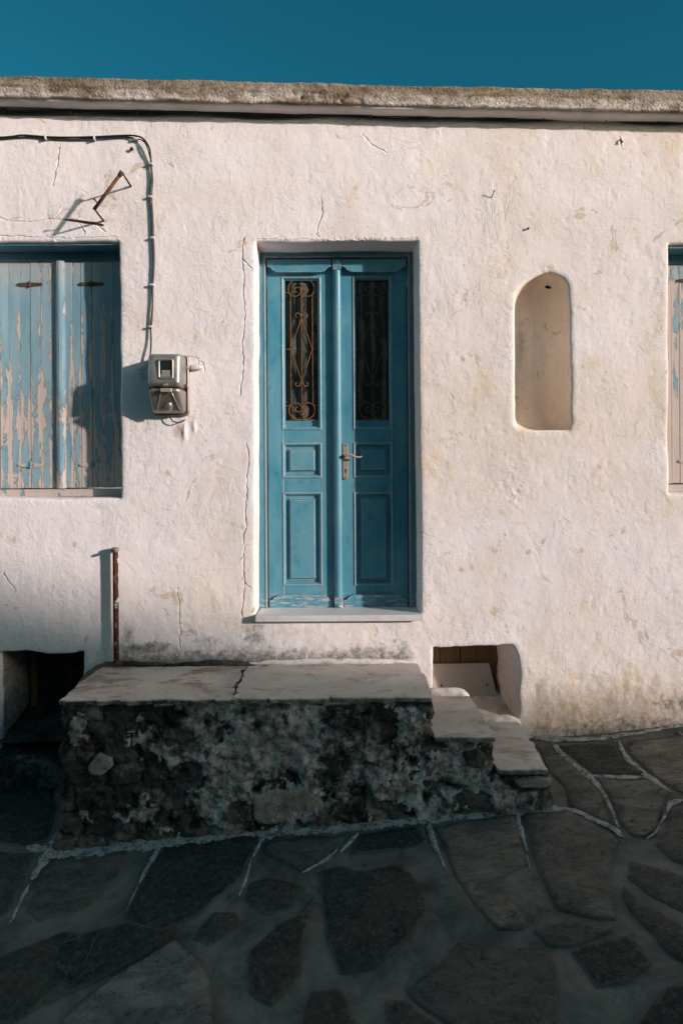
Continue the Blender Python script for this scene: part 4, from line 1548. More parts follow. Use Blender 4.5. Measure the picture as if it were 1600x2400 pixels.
TONES = [.5, .28, .68, .55, .42, .5, .58, .08, .1, .48, .03, .46, .3, .9, .18, .32, .05, .42, .12, .3, .38, .05, .15, .2, .35, .3, .42, .1]  # stone tones; right-hand ones also lightened for light bounced off the wall


GROW = {0: 1.0, 1: 1.0, 3: 1.0, 2: 1.0, 4: 1.0, 5: 1.02, 6: 1.02}


def more_stones():
    # the paving goes on at both sides of the picture
    r = random.Random(3)
    for x0, x1 in ((-3.5, -2.05), (2.15, 3.6)):
        x = x0
        while x < x1:
            y = -2.3
            while y < -0.2:
                w, h = r.uniform(.30, .48), r.uniform(.26, .42)
                n = r.randint(5, 7)
                pts = []
                for k in range(n):
                    t = 2 * math.pi * k / n + r.uniform(-.25, .25)
                    p = Vector((x + w / 2 + w * .48 * math.cos(t), min(-.06, y + h / 2 + h * .48 * math.sin(t)), 0))
                    p.z = float(ground_z(p.x, p.y))
                    d = p.y + CAM_D
                    u, v = p.x / d * FPX, (p.z - CAM_H) / d * FPX
                    pts.append((VPX + u - ROLL * v, VPY - v - ROLL * u))
                STONES.append(pts[::-1])
                TONES.append(r.random() * .65)
                y += h + .03
            x += .46


more_stones()


def build_stones():
    for k, poly in enumerate(STONES):
        P = np.array([(lambda g: (g.x, g.y))(atg(*p)) for p in poly])
        P = P.mean(0) + (P - P.mean(0)) * GROW.get(k, 1.05)
        Q = dense(corner_round(P, 0.010, 2), 0.022, 0.010, 80 + k, 9)
        N = normals_out(Q)
        lift = random.uniform(0.005, 0.011)
        tilt = (random.uniform(-.006, .006), random.uniform(-.006, .006))
        lo, hi = Q.min(0), Q.max(0)
        c = (lo + hi) / 2
        s = 0.030
        gx, gy = np.meshgrid(np.arange(lo[0], hi[0], s), np.arange(lo[1], hi[1], s))
        I = np.stack([gx.ravel(), gy.ravel()], 1) + RNG.uniform(-.3 * s, .3 * s, (gx.size, 2))
        R1 = Q - N * 0.004
        if len(I):
            I = I[in_poly(Q - N * 0.02, I[:, 0], I[:, 1])]
        pts = [Vector(p) for p in np.concatenate([Q, R1, I])]
        n = len(Q)
        edges = [(i, (i + 1) % n) for i in range(n)] + [(n + i, n + (i + 1) % n) for i in range(n)]
        vs, es, fs, *_ = delaunay_2d_cdt(pts, edges, [], 1, 1e-6)
        W = np.array([v[:] for v in vs])
        # depth below the rim
        d = np.full(len(W), 9.0)
        for i in range(0, n, 100): d = np.minimum(d, np.sqrt(((W[:, None] - Q[None, i:i + 100]) ** 2).sum(2)).min(1))
        z = gz(W[:, 0], W[:, 1]) + np.where(d < 0.002, -0.0025, lift)
        z += (d > .002) * (fbm(np.stack([W[:, 0] * 9, W[:, 1] * 9, np.full(len(W), k)], 1), 3, 90) * 0.007 + (W[:, 0] - c[0]) * tilt[0] + (W[:, 1] - c[1]) * tilt[1])
        mesh_obj('paving_stone', np.stack([W[:, 0], W[:, 1], z], 1), [tuple(f) for f in fs], M_paver, lane, True, dict(tone=np.full(len(W), TONES[k]), rim=np.minimum(d, .3)))


build_stones()

JOINTS = [
    ([(1293, 1745), (1330, 1785), (1382, 1825), (1410, 1855), (1424, 1880), (1436, 1910), (1450, 1945)], 7, 5),
    ([(1451, 1738), (1456, 1760), (1476, 1790), (1524, 1826), (1550, 1845), (1574, 1860)], 8, 5),
    ([(1387, 1823), (1440, 1826), (1522, 1825)], 5, 4),
    ([(1318, 1896), (1350, 1903), (1395, 1925), (1440, 1948), (1466, 1967)], 7, 6),
    ([(1610, 1876), (1590, 1880), (1572, 1885), (1560, 1908), (1548, 1932)], 7, 5),
    ([(1545, 1940), (1530, 1958), (1514, 1970)], 5, 2),
    ([(112, 2004), (200, 1997), (320, 1984), (420, 1972), (520, 1963), (640, 1953), (760, 1945), (880, 1934), (1000, 1924), (1100, 1914), (1200, 1905), (1320, 1897)], 17, 10),
    ([(1210, 1902), (1216, 1940), (1228, 1975), (1234, 2000)], 8, 5),
    ([(1234, 2010), (1241, 2040)], 4, 2),
    ([(1004, 1930), (1010, 1962), (1016, 1980), (1032, 2015), (1047, 2045)], 10, 4),
    ([(838, 1956), (812, 1985), (796, 2002)], 6, 4),
    ([(790, 1996), (760, 2022), (708, 2050)], 5, 4),
    ([(622, 1952), (606, 1985), (592, 2014)], 8, 5),
    ([(588, 2020), (575, 2070), (560, 2106)], 4, 5),
    ([(378, 1980), (355, 2020), (326, 2070)], 8, 5),
    ([(322, 2078), (308, 2110), (298, 2134)], 3, 2),
    ([(130, 1985), (108, 2010), (88, 2040), (72, 2062)], 14, 8),
    ([(66, 2075), (45, 2120), (20, 2170)], 6, 4),
    ([(60, 1988), (100, 1990), (125, 1992)], 9, 12),
    ([(136, 1948), (126, 1970), (118, 1992)], 6, 10),
    ([(1236, 1728), (1300, 1735), (1400, 1732), (1480, 1722), (1560, 1708), (1625, 1696)], 6, 5),
    ([(1590, 1720), (1612, 1735)], 5, 3),
]


def build_joints():
    for k, (line, w0, w1) in enumerate(JOINTS):
        px = dense(line, 4, 2.4, 120 + k, 0.06, closed=False)
        L, R = [], []
        n = len(px)
        wn_ = fbm(np.c_[px * 0.06, np.full(n, k)], 3, 140)
        for i, p in enumerate(px):
            t = px[min(i + 1, n - 1)] - px[max(i - 1, 0)]
            t = t / (np.linalg.norm(t) + 1e-9)
            nr = np.array([t[1], -t[0]])
            w = w0 + (w1 - w0) * i / max(1, n - 1)
            w *= (0.85 + 0.50 * wn_[i] + random.uniform(-.14, .14)) * min(1, 0.3 + 0.14 * min(i, n - 1 - i))
            # widths are in photo pixels of a sheet seen aslant: measured there, laid on the ground here
            a, b = p + nr * w, p - nr * w * (0.8 + .4 * random.random())
            L.append(atg(*a)); R.append(atg(*b))
        xy = np.array([(p.x, p.y) for p in L + R])
        z = gz(xy[:, 0], xy[:, 1]) + 0.0085
        mid = (xy[:n] + xy[n:]) / 2
        V = np.concatenate([np.c_[xy[:n], z[:n] - .004], np.c_[mid, gz(mid[:, 0], mid[:, 1]) + .0105], np.c_[xy[n:], z[n:] - .004]])
        F = []
        for i in range(n - 1):
            F += [(i, i + 1, n + i + 1, n + i), (n + i, n + i + 1, 2 * n + i + 1, 2 * n + i)]
        mesh_obj('whitewashed_joint', V, F, M_wash, lane, True)


build_joints()


# ------------------------------------------------------------------ steps and platform
COAT = [(175, 1690, 40, 45, .35), (440, 1720, 60, 50, .25), (490, 1790, 70, 60, .38), (560, 1700, 60, 70, .35), (640, 1790, 100, 60, .30),
        (660, 1680, 80, 22, .40), (800, 1780, 100, 60, .30), (960, 1690, 28, 50, .5), (480, 1900, 70, 40, .2), (1000, 1840, 110, 60, .22),
        (230, 1780, 45, 35, .2), (900, 1870, 130, 40, .2), (330, 1690, 130, 50, -.35), (280, 1860, 130, 100, -.3), (870, 1690, 70, 40, -.5), (400, 1880, 80, 60, -.2)]


def rough_block(name, x0, x1, yf, yb, ztop, parent, seed, flare=0.03, slab_under=0.0, mat=None, amp=1.0, label=None):
    """rubble block: front, sides and top as one displaced sheet; foot follows the ground"""
    s = 0.0072
    zlow = float(min(ground_z(x0, yf), ground_z(x1, yf))) - 0.06
    path = [(x0, yb, 0), (x0, yf, 1), (x1, yf, 2), (x1, yb, 3)]
    pts = []
    rc = 0.022
    for (a, b) in (((x0, yb), (x0, yf + rc)), ((x0 + rc, yf), (x1 - rc, yf)), ((x1, yf + rc), (x1, yb))):
        a, b = np.array(a), np.array(b)
        k = int(np.linalg.norm(b - a) / s)
        if pts:
            p0 = pts[-1]
            corner = np.array((x0, yf)) if a[1] == yf else np.array((x1, yf))
            for t in (0.25, .5, .75): pts.append((1 - t) ** 2 * p0 + 2 * t * (1 - t) * corner + t * t * a)
        for j in range(k + 1): pts.append(a + (b - a) * j / k)
    pts = np.array(pts)
    nr = np.zeros_like(pts)
    t = np.gradient(pts, axis=0)
    t /= np.linalg.norm(t, axis=1)[:, None] + 1e-9
    nr = np.stack([t[:, 1], -t[:, 0]], 1)              # outward for this direction of travel
    zs = np.arange(zlow, ztop - .004, s)
    zs = np.concatenate([zs, [ztop - .002]])
    n, m = len(pts), len(zs)
    P = np.zeros((n, m, 3))
    P[:, :, 0] = pts[:, 0:1]
    P[:, :, 1] = pts[:, 1:2]
    P[:, :, 2] = zs[None]
    V = P.reshape(-1, 3)
    NR = np.repeat(nr, m, 0)
    # masonry cells, laid in uneven courses
    rr = np.random.default_rng(seed)
    arc = np.repeat(np.concatenate([[0], np.cumsum(np.linalg.norm(np.diff(pts, axis=0), axis=1))]) - (yb - yf) + x0, m)
    seeds, tones = [], []
    zz = -0.2
    while zz < 0.9:
        ch = rr.uniform(.07, .15)
        a = -3.6 - rr.uniform(0, .15)
        while a < 2.2:
            cw = rr.uniform(.08, .26)
            seeds.append((a + cw / 2, (zz + ch / 2) * 1.5))
            tones.append(rr.random())
            a += cw
        zz += ch
    seeds, tones = np.array(seeds), np.array(tones)
    q = np.stack([arc, V[:, 2] * 1.5], 1) + np.stack([fbm(V * 7, 3, seed + 1), fbm(V * 7 + 5, 3, seed + 2)], 1) * 0.045
    F1 = np.full(len(V), 9.0); F2 = np.full(len(V), 9.0); cell = np.zeros(len(V), int)
    for k_, sd in enumerate(seeds):
        d = np.sqrt(((q - sd) ** 2).sum(1))
        closer = d < F1
        F2 = np.where(closer, F1, np.minimum(F2, d))
        cell[closer] = k_
        F1 = np.where(closer, d, F1)
    joint = smooth(0.040, 0.010, F2 - F1)
    tone = tones[cell]
    # what is left of the old render coat
    cf = fbm(V * np.array([4.6, 4.6, 5.4]), 6, seed + 4, 0.70) * 1.15 + 0.06 + 0.14 * smooth(-0.85, -0.35, V[:, 0])
    for (px, py, sx, sy, a) in COAT:
        c = at(px, py, yf)
        kx = 3.31 / 1600
        cf += a * np.exp(-(((V[:, 0] - c.x) / (sx * kx)) ** 2 + ((V[:, 2] - c.z) / (sy * kx)) ** 2))
    coat = smooth(0.10, 0.20, cf) * (0.0 if parent is None else 1.0)
    h = (tone - .5) * 0.009 + fbm(V * 9, 3, seed + 3) * 0.011 + fbm(V * 26, 4, seed + 6, .62) * 0.014
    h -= joint * 0.010 * (1 - coat)
    h += coat * 0.010
    h -= np.clip(fbm(V * 17, 2, seed + 8) - 0.28, 0, 1) * 0.045 * (1 - coat * .6)      # washed-out holes
    top = smooth(ztop - 0.07, ztop - 0.01, V[:, 2])
    h = h * amp * 1.15 * (1 - 0.6 * top) - 0.004
    foot = smooth(ground_z(V[:, 0], V[:, 1]) + 0.12, ground_z(V[:, 0], V[:, 1]) - .02, V[:, 2])
    h += foot * flare
    V[:, 0] += NR[:, 0] * h
    V[:, 1] += NR[:, 1] * h
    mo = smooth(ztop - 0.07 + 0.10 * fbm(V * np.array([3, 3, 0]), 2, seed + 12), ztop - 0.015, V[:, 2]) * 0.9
    mo = np.maximum(mo, joint * 0.38 * (1 - coat) * smooth(-.3, .3, fbm(V * 6, 2, seed + 14)))
    mo = np.maximum(mo, np.clip(fbm(V * 17, 2, seed + 8) - 0.22, 0, 1) * 3.0)  # washed-out holes get the dark colour as well
    idx = np.arange(n * m).reshape(n, m)
    F = np.stack([idx[:-1, :-1], idx[1:, :-1], idx[1:, 1:], idx[:-1, 1:]], -1).reshape(-1, 4)
    # lid
    top_ring = idx[:, -1]
    V = np.concatenate([V, [((x0 + x1) / 2, yb, ztop - .004)]])
    coat = np.append(coat, 0.0); tone = np.append(tone, .3); joint = np.append(joint, .0)
    mo = np.append(np.clip(mo, 0, 1), 1.0)
    Tl = [(int(top_ring[i]), int(top_ring[i + 1]), len(V) - 1) for i in range(n - 1)]
    return mesh_obj(name, V, [tuple(f) for f in F.tolist()] + Tl, mat or M_rubble, parent, True, dict(mould=mo, coat=coat, tone=tone, joint=joint), label=label)


def slab(name, poly, z, th, parent, mat, seed, chip=0.006, label=None, ripple=0.0015):
    """marble tread: outline (x, y), gently worn top, broken edges"""
    Q = dense(corner_round(poly, 0.022, 4), 0.010, chip, seed, 13)
    Q = Q + normals_out(Q) * (-np.clip(fbm(np.c_[Q * 30, np.zeros(len(Q))], 2, seed + 7) - .15, 0, 1) * 0.03)[:, None]
    N = normals_out(Q)
    n = len(Q)
    lo, hi = Q.min(0), Q.max(0)
    s = 0.035
    gx, gy = np.meshgrid(np.arange(lo[0], hi[0], s), np.arange(lo[1], hi[1], s))
    I = np.stack([gx.ravel(), gy.ravel()], 1)
    I = I[in_poly(Q - N * .02, I[:, 0], I[:, 1])]
    pts = np.concatenate([Q - N * 0.004, I])
    edges = [(i, (i + 1) % n) for i in range(n)]
    vs, es, fs, *_ = delaunay_2d_cdt([Vector(p) for p in pts], edges, [], 1, 1e-7)
    W = np.array([v[:] for v in vs])
    top = np.c_[W, np.full(len(W), z) + fbm(np.c_[W * 4, np.full(len(W), seed)], 3, seed) * ripple * 2]
    rim_top = np.array([[*w] for w in top[:n]])
    a = np.c_[Q, rim_top[:, 2] - 0.005]
    jag = 0.004 * fbm(np.c_[Q * 25, np.zeros(n)], 3, seed + 2)[:, None] * N
    b = np.c_[Q + jag, np.full(n, z - th)]
    V = np.concatenate([top, a, b])
    o1, o2 = len(top), len(top) + n
    F = [tuple(f) for f in fs]
    for i in range(n):
        j = (i + 1) % n
        F += [(i, j, o1 + j, o1 + i), (o1 + i, o1 + j, o2 + j, o2 + i)]
    o = mesh_obj(name, V, F, mat, parent, False, label=label)
    bm = bmesh.new()
    bm.from_mesh(o.data)
    bmesh.ops.recalc_face_normals(bm, faces=bm.faces)
    bm.to_mesh(o.data)
    bm.free()
    return o


def build_steps():
    root = empty('entrance_steps', (0, -0.3, ground_z(0, -.3)), 'mossy rubble entrance platform with two marble steps going down on its right', 'steps')
    PZ, S2, S3 = 0.715, 0.528, 0.380
    rough_block('masonry_base', -1.318, 0.505, -0.580, 0.03, PZ - .018, root, 200, 0.035, label='dark mossy rubble front of the platform')
    rough_block('masonry_base', 0.46, 0.800, -0.584, 0.03, S2 - .020, root, 200, 0.03, label='dark rubble below the middle step')
    rough_block('masonry_base', 0.76, 1.065, -0.598, 0.03, S3 - .020, root, 200, 0.03, label='dark rubble below the lowest step')
    cr = [(-0.472, -0.590), (-0.470, -0.50), (-0.478, -0.42), (-0.470, -0.30), (-0.475, -0.20), (-0.465, -0.10), (-0.460, -0.045)]
    slab('marble_slab', [(-1.316, -0.590)] + cr + [(-0.9, -0.050), (-1.306, -0.055)], PZ, 0.020, root, M_marble, 300, 0.013, 'brown stained left slab of the platform')
    slab('marble_slab', [(x + .0025, y) for x, y in cr[::-1]] + [(-0.463, -0.588), (0.506, -0.578), (0.512, -0.30), (0.506, -0.030)], PZ + .002, 0.020, root, M_marble_plain, 310, 0.013, 'plain grey right slab of the platform')
    slab('marble_step', [(0.505, -0.594), (0.808, -0.594), (0.800, -0.02), (0.520, -0.02)], S2, 0.022, root, M_marble_grey, 320, 0.010, 'middle marble step')
    slab('marble_step', [(0.800, -0.614), (1.055, -0.614), (1.070, -0.30), (1.072, -0.02), (0.812, -0.02)], S3, 0.022, root, M_marble_grey, 330, 0.010, 'lowest marble step')
    # mortar fillets where treads meet the wall
    def fillet(name, pts, r, seed, mat=M_plaster):
        bm = bmesh.new()
        sp = spline(pts, 8)
        add_tube(bm, sp, [r * min(1.0, .25 + .75 * min(i, len(sp) - 1 - i) / 6) for i in range(len(sp))], 8)
        V = np.array([v.co[:] for v in bm.verts])
        V = V + np.stack([fbm(V * 22, 3, seed) * .008, fbm(V * 22 + 3, 3, seed + 1) * .008, fbm(V * 22 + 6, 3, seed + 2) * .008], 1)
        for v, c in zip(bm.verts, V): v.co = c
        o = bm_obj(name, bm, mat, root, True)
        for an, val in (('crack', 0.0), ('mould', 0.35), ('stain', 0.35)):
            a = o.data.attributes.new(an, 'FLOAT', 'POINT')
            a.data.foreach_set('value', np.full(len(o.data.vertices), val, np.float32))
        return o
    fillet('mortar_fillet', [(-1.31, -.33, PZ - .006), (-1.30, -.12, PZ - .004), (-1.24, -.028, PZ), (-.9, -.022, PZ + .002)], 0.022, 401, M_rubble)
    fillet('mortar_fillet', [(-.92, -.026, PZ), (-.6, -.022, PZ + .002), (-.45, -.014, PZ + .002)], 0.024, 405, M_rubble)
    fillet('mortar_fillet', [(-.47, -.010, PZ), (-.2, -.006, PZ + .003), (.2, -.006, PZ + .004), (.50, -.004, PZ)], 0.020, 410)
    fillet('mortar_fillet', [(.52, .0, S2 + .004), (.62, -.004, S2 + .012), (.74, -.004, S2 + .010), (.795, .0, S2 - .01)], 0.028, 420)
    fillet('mortar_fillet', [(.82, .0, S3 - .004), (.93, -.004, S3 + .004), (1.05, -.002, S3), (1.09, .0, S3 - .05)], 0.026, 430)

    # stones showing in the front face
    def stone(poly, proud, seed, mat, y=-0.590):
        P = np.array([xz(*p, y) for p in poly])
        Q = dense(corner_round(P, 0.012, 3), 0.016, 0.006, seed, 14)
        c = Q.mean(0)
        loops = []
        for sc, yy in ((1.06, y + .035), (1.0, y - proud * .35), (0.95, y - proud * .8), (0.86, y - proud), (0.6, y - proud * 1.08), (0.3, y - proud * 1.1), (0.05, y - proud * 1.1)):
            q = c + (Q - c) * sc
            loops.append(np.c_[q[:, 0], np.full(len(q), yy), q[:, 1]])
        V, F = loft_loops(loops)
        V[:, 1] += fbm(V * 14, 4, seed) * 0.010
        mesh_obj('rubble_stone', V, F, mat, root, True, dict(mould=np.zeros(len(V)), coat=np.full(len(V), .2), tone=np.full(len(V), .6), joint=np.zeros(len(V))))
    stone([(592, 1868), (640, 1858), (718, 1850), (752, 1876), (763, 1905), (762, 1922), (700, 1926), (610, 1932), (596, 1920)], 0.008, 500, M_palestone)
    stone([(520, 1900), (588, 1886), (592, 1925), (530, 1936)], 0.010, 505, M_rubble)
    stone([(206, 1800), (228, 1770), (262, 1778), (262, 1800), (236, 1818), (212, 1814)], 0.005, 520, M_palestone)
    stone([(1085, 1760), (1120, 1756), (1140, 1776), (1128, 1800), (1092, 1796)], 0.014, 525, M_rubble)
    stone([(1205, 1832), (1260, 1824), (1292, 1828), (1290, 1842), (1215, 1846)], 0.016, 530, M_palestone, -0.615)
    stone([(1020, 1880), (1080, 1858), (1150, 1862), (1165, 1885), (1040, 1905)], 0.014, 535, M_rubble)


build_steps()

# low rough ledge under the left cellar opening
def build_ledge():
    o = rough_block('stone_ledge', -2.9, -1.33, -0.10, 0.03, 0.235, None, 600, 0.0, amp=1.0)
    tag(o, 'dark rough stone ledge under the left cellar opening, left of the platform', 'ledge')


build_ledge()


# ------------------------------------------------------------------ electricity meter
def build_meter():
    x0, x1 = at(360, 900).x, at(444, 900).x
    zt_, zb_ = at(395, 834).z, at(395, 975).z
    cx = (x0 + x1) / 2
    root = empty('electricity_meter', (cx, 0, zb_), 'dented steel electricity meter box on the wall between window and door', 'meter box')

    def rrect(w0, w1, za, zb, r, y, k=6):
        pts = []
        for (ccx, ccz, a0) in ((w1 - r, zb - r, 0), (w0 + r, zb - r, 90), (w0 + r, za + r, 180), (w1 - r, za + r, 270)):
            for j in range(k + 1):
                t = math.radians(a0 + 90 * j / k)
                pts.append((ccx + r * math.cos(t), y, ccz + r * math.sin(t)))
        return np.array(pts)
    # back case with rolled flange
    L = [rrect(x0, x1, zb_, zt_, .022, .01), rrect(x0, x1, zb_, zt_, .022, -.018), rrect(x0 + .003, x1 - .003, zb_ + .003, zt_ - .003, .022, -.024), rrect(x0 + .008, x1 - .008, zb_ + .008, zt_ - .008, .022, -.022), rrect(x0 + .012, x1 - .012, zb_ + .012, zt_ - .012, .02, -.016)]
    V, F = loft_loops(L)
    mesh_obj('back_case', V, F, M_steel, root, True)
    zm = at(395, 908, -.15).z
    # upper cover
    def cover(name, za, zb, pa, pb, xin0, xin1, seed):
        """box lid from depth .018 to depth p(z): pa at za, pb at zb"""
        loops = []
        for ins, q in ((0, 0.1), (0.0, .45), (.001, .72), (.004, .87), (.010, .955), (.019, .992), (.030, 1.0), (.045, 1.0)):
            R = rrect(xin0 + ins, xin1 - ins, za + ins, zb - ins, max(.006, .020 - ins * .3), 0)
            t = (R[:, 2] - za) / (zb - za)
            R[:, 1] = -.012 - (pa + (pb - pa) * t - .012) * q
            loops.append(R)
        c = loops[-1].mean(0)
        for s_ in (.66, .33, .04): loops.append(c + (loops[-1 if s_ == .66 else 8] - c) * (s_ if s_ == .66 else s_))
        V, F = loft_loops(loops)
        V[:, 1] += fbm(V * 26, 2, seed) * 0.0025
        return mesh_obj(name, V, F, M_steel, root, True)
    up = cover('upper_cover', zm + .001, zt_ - .006, .185, .165, x0 + .006, x1 - .012, 31)
    lo = cover('lower_cover', zb_ + .012, zm - .002, .085, .188, x0 + .008, x1 - .014, 33)
    # reading window
    yw = -.174
    p, q = at(372, 888, yw), at(406, 842, yw)
    loops = []
    for ins, y in ((-.002, yw + .012), (-.002, yw - .008), (.002, yw - .011), (.006, yw - .010), (.008, yw - .004), (.008, yw + .012)):
        loops.append(rrect(p.x + ins, q.x - ins, p.z + ins, q.z - ins, .008, y, 4))
    V, F = loft_loops(loops, False)
    mesh_obj('window_rim', V, F, M_steel, root, True)
    bm = bmesh.new()
    add_box(bm, p.x + .004, q.x - .004, yw - .004, yw + .004, p.z + .004, q.z - .004)
    gl = bm_obj('window_glass', bm, M_meterglass, root)
    bm = bmesh.new()
    add_box(bm, p.x + .018, q.x - .016, yw - .0052, yw - .0042, p.z + .014, p.z + .048)
    bm_obj('dial', bm, M_dial, gl)
    # seal plate, emblem and latch
    y2 = -.190
    a, b = at(376, 918.5, y2), at(402, 909.5, y2)
    box('seal_plate', a.x, b.x, y2 - .004, y2 + .012, a.z, b.z, M_bronze, root, 0.002)
    e = at(388, 901, -.187)
    bm = bmesh.new()
    ring = [(e.x + .0125 * math.cos(t), -.1885, e.z + .0115 * math.sin(t)) for t in np.linspace(0, 2 * math.pi, 21)]
    add_tube(bm, ring, .0017, 6, False)
    for s_ in (-1, 0, 1):
        add_tube(bm, [(e.x + s_ * .005 - .002, -.1887, e.z - .008), (e.x + s_ * .005 + .002, -.1887, e.z), (e.x + s_ * .005 - .002, -.1887, e.z + .008)], .0014, 6)
    bm_obj('emblem', bm, M_steel, root, True, label='round embossed emblem on the meter cover')
    lt = at(434, 905, -.06)
    bm = bmesh.new()
    add_box(bm, lt.x - .004, lt.x + .012, -.075, -.04, lt.z - .008, lt.z + .010, .002)
    bm_obj('latch', bm, M_rust, root)
    # conduit socket on its right
    c0, c1 = at(441, 862, -.015), at(471, 860, -.015)
    bm = bmesh.new()
    add_tube(bm, [(c0.x - .01, -.018, c0.z), (c0.x + .018, -.018, c0.z)], .011, 12)
    add_tube(bm, [(c0.x + .017, -.018, c0.z), (c0.x + .022, -.018, c0.z + .001), (c1.x - .012, -.014, c1.z), (c1.x, -.004, c1.z)], [.015, .017, .016, .012], 12)
    bm_obj('conduit_socket', bm, M_clip, root, True)
    # dent in the lower cover
    d = at(392, 952, -.14)
    bm = bmesh.new()
    V = []
    n = 14
    loops = []
    for r, y in ((.032, -.112), (.026, -.124), (.018, -.131), (.009, -.133), (.001, -.1335)):
        loops.append(np.array([(d.x + r * .8 * math.cos(t) + .25 * r * math.sin(t), y - .26 * (r * math.sin(t)), d.z + r * math.sin(t)) for t in np.linspace(0, 2 * math.pi, n, endpoint=False)]))
    V, F = loft_loops(loops)
    mesh_obj('bulge', V, F, M_steel, lo, True)
    # raised trapezoid ribs on the lower cover
    def yface(z):
        t = (z - zb_ - .012) / (zm - .002 - zb_ - .012)
        return -.012 - (.085 + (.188 - .085) * t - .012)
    for (pa, pb) in (((376, 921), (366, 966)), ((402, 921), (424, 966))):
        bm = bmesh.new()
        P = []
        for t in np.linspace(0, 1, 6):
            px, py = pa[0] + (pb[0] - pa[0]) * t, pa[1] + (pb[1] - pa[1]) * t
            z = at(px, py, -.14).z
            z = min(max(z, zb_ + .026), zm - .02)
            yy = yface(z)
            P.append((at(px, py, yy).x, yy - .0005, z))
        add_tube(bm, P, .005, 8)
        bm_obj('rib', bm, M_steel, lo, True)
    # short wire below
    w = empty('loose_wire', at(415, 985), 'short black wire looping out of the wall under the meter box', 'wire')
    bm = bmesh.new()
    add_tube(bm, spline([at(398, 976, -.03), at(404, 986, -.03), at(416, 990, -.03), at(426, 988, -.02), at(434, 983, .01)], 6), .0035, 8)
    bm_obj('wire_strand', bm, M_cable, w, True)


build_meter()


# ------------------------------------------------------------------ cables on the wall
def cable(name, label, strands, clips, clipmat, cat='cable'):
    p0 = at(*strands[0][0][len(strands[0][0]) // 2][:2])
    root = empty(name, p0, label, cat)
    for pts, r in strands:
        bm = bmesh.new()
        add_tube(bm, spline([at(px, py, -d) for px, py, d in pts], 6), r, 8)
        bm_obj('cable_strand', bm, M_cable, root, True)
    for (px, py, vert) in clips:
        c = at(px, py, -.006)
        bm = bmesh.new()
        a, b = (.011, .006) if vert else (.005, .012)
        add_box(bm, c.x - a, c.x + a, -.026, .004, c.z - b, c.z + b, .003)
        bm_obj('cable_clip', bm, clipmat, root)
    return root


W1 = [(-60, 320, .012), (0, 321, .012), (30, 319, .012), (55, 316, .014), (110, 320, .011), (160, 321, .012), (222, 320, .011), (280, 317, .012), (312, 317, .014), (332, 322, .022), (344, 335, .034), (351, 350, .034), (353, 368, .022), (354, 385, .014),
      (355, 420, .012), (352, 462, .011), (356, 510, .013), (357, 558, .012), (360, 610, .013), (359, 640, .012), (357, 668, .011), (357, 720, .013), (353, 766, .011), (354, 800, .016), (352, 840, .030), (351, 880, .040), (352, 920, .030), (358, 950, .012)]
W2 = [(-60, 323, .010), (0, 324, .010), (40, 321, .010), (70, 320, .010), (110, 323, .010), (170, 325, .010), (222, 323, .010), (290, 320, .010), (315, 323, .016), (336, 330, .020), (345, 345, .018), (351, 366, .014), (357, 385, .010)]
W3 = [(354, 378, .010), (358, 420, .010), (356, 462, .009), (359, 520, .010), (360, 558, .010), (362, 610, .010), (359, 668, .009), (358, 720, .010), (355, 766, .009)]
cable('wall_cable', 'black cable running from the left picture edge and down to the meter box', [(W1, .0052), (W2, .0036), (W3, .0030)],
      [(108, 323, 0), (222, 324, 0), (320, 327, 1), (355, 385, 1), (353, 462, 1), (358, 558, 1), (357, 668, 1), (354, 766, 1)], M_clip)
E1, E2, E3 = [], [], []
for i, px in enumerate(range(-120, 1760, 60)):
    base = 258.5 + 0.0150 * px + 2.0 * math.sin(px * .013)
    E1.append((px, base, .014))
    E2.append((px, base + 4 + 2.0 * math.sin(px * .021 + 1), .011))
    E3.append((px, base - 3 + 1.5 * math.sin(px * .017 + 2), .020))
cable('eaves_cable', 'bundle of dark cables clipped along the wall right under the roof edge', [(E1, .0068), (E2, .0050), (E3, .0050)],
      [(px, 260 + .015 * px, 0) for px in (10, 168, 324, 460, 598, 728, 868, 1006, 1130, 1272, 1418, 1540)], M_clipdark)


# ------------------------------------------------------------------ rusty bracket, pipe, nails
def build_bracket():
    L = 0.178
    A, B = at(307, 436), at(243, 517)
    root = empty('wall_bracket', B, 'rusty iron bracket sticking out of the wall above the left window', 'bracket')
    def arm(P, tip):
        bm = bmesh.new()
        add_tube(bm, [(P.x, .03, P.z), (P.x, 0, P.z), tip], [.0065, .006, .0048], 8)
        bm_obj('arm', bm, M_rust, root, True)
    t1, t2 = at(289, 408, -L), at(221, 489, -L)
    arm(A, t1)
    arm(B, t2)
    bm = bmesh.new()  # added bar, stands in for the dark gap of the crack
    add_tube(bm, spline([at(px, py, -.002) for px, py in ((152, 513), (178, 516), (205, 520), (222, 522), (243, 527))], 4), [.002, .003, .004, .005, .0055, .006, .006, .0065, .007, .007, .007, .007, .0065, .006, .006, .006, .005], 8)
    bm_obj('crack_bar', bm, M_hinge, root, True, label='dark bar added along the wall crack in place of its dark gap')
    hi, lo = at(284, 405, -L - .006), at(220, 491, -L + .004)
    bm = bmesh.new()
    d = (hi - lo).normalized()
    add_tube(bm, [lo, hi], .0095, 12)
    bm_obj('cross_tube', bm, M_rust, root, True)
    bm = bmesh.new()
    add_tube(bm, [hi - d * .022, hi - d * .002, hi + d * .010], [.0105, .0135, .0135], 12)
    bm_obj('end_collar', bm, M_rust, root, True)
    n0 = lo.lerp(hi, .16)
    bm = bmesh.new()
    add_tube(bm, [n0, n0 + Vector((-.006, -.035, .010))], .003, 8)
    bmesh.ops.create_icosphere(bm, subdivisions=2, radius=.0065, matrix=Matrix.Translation(n0 + Vector((-.007, -.040, .011))))
    bm_obj('pin', bm, M_rust, root, True)


build_bracket()


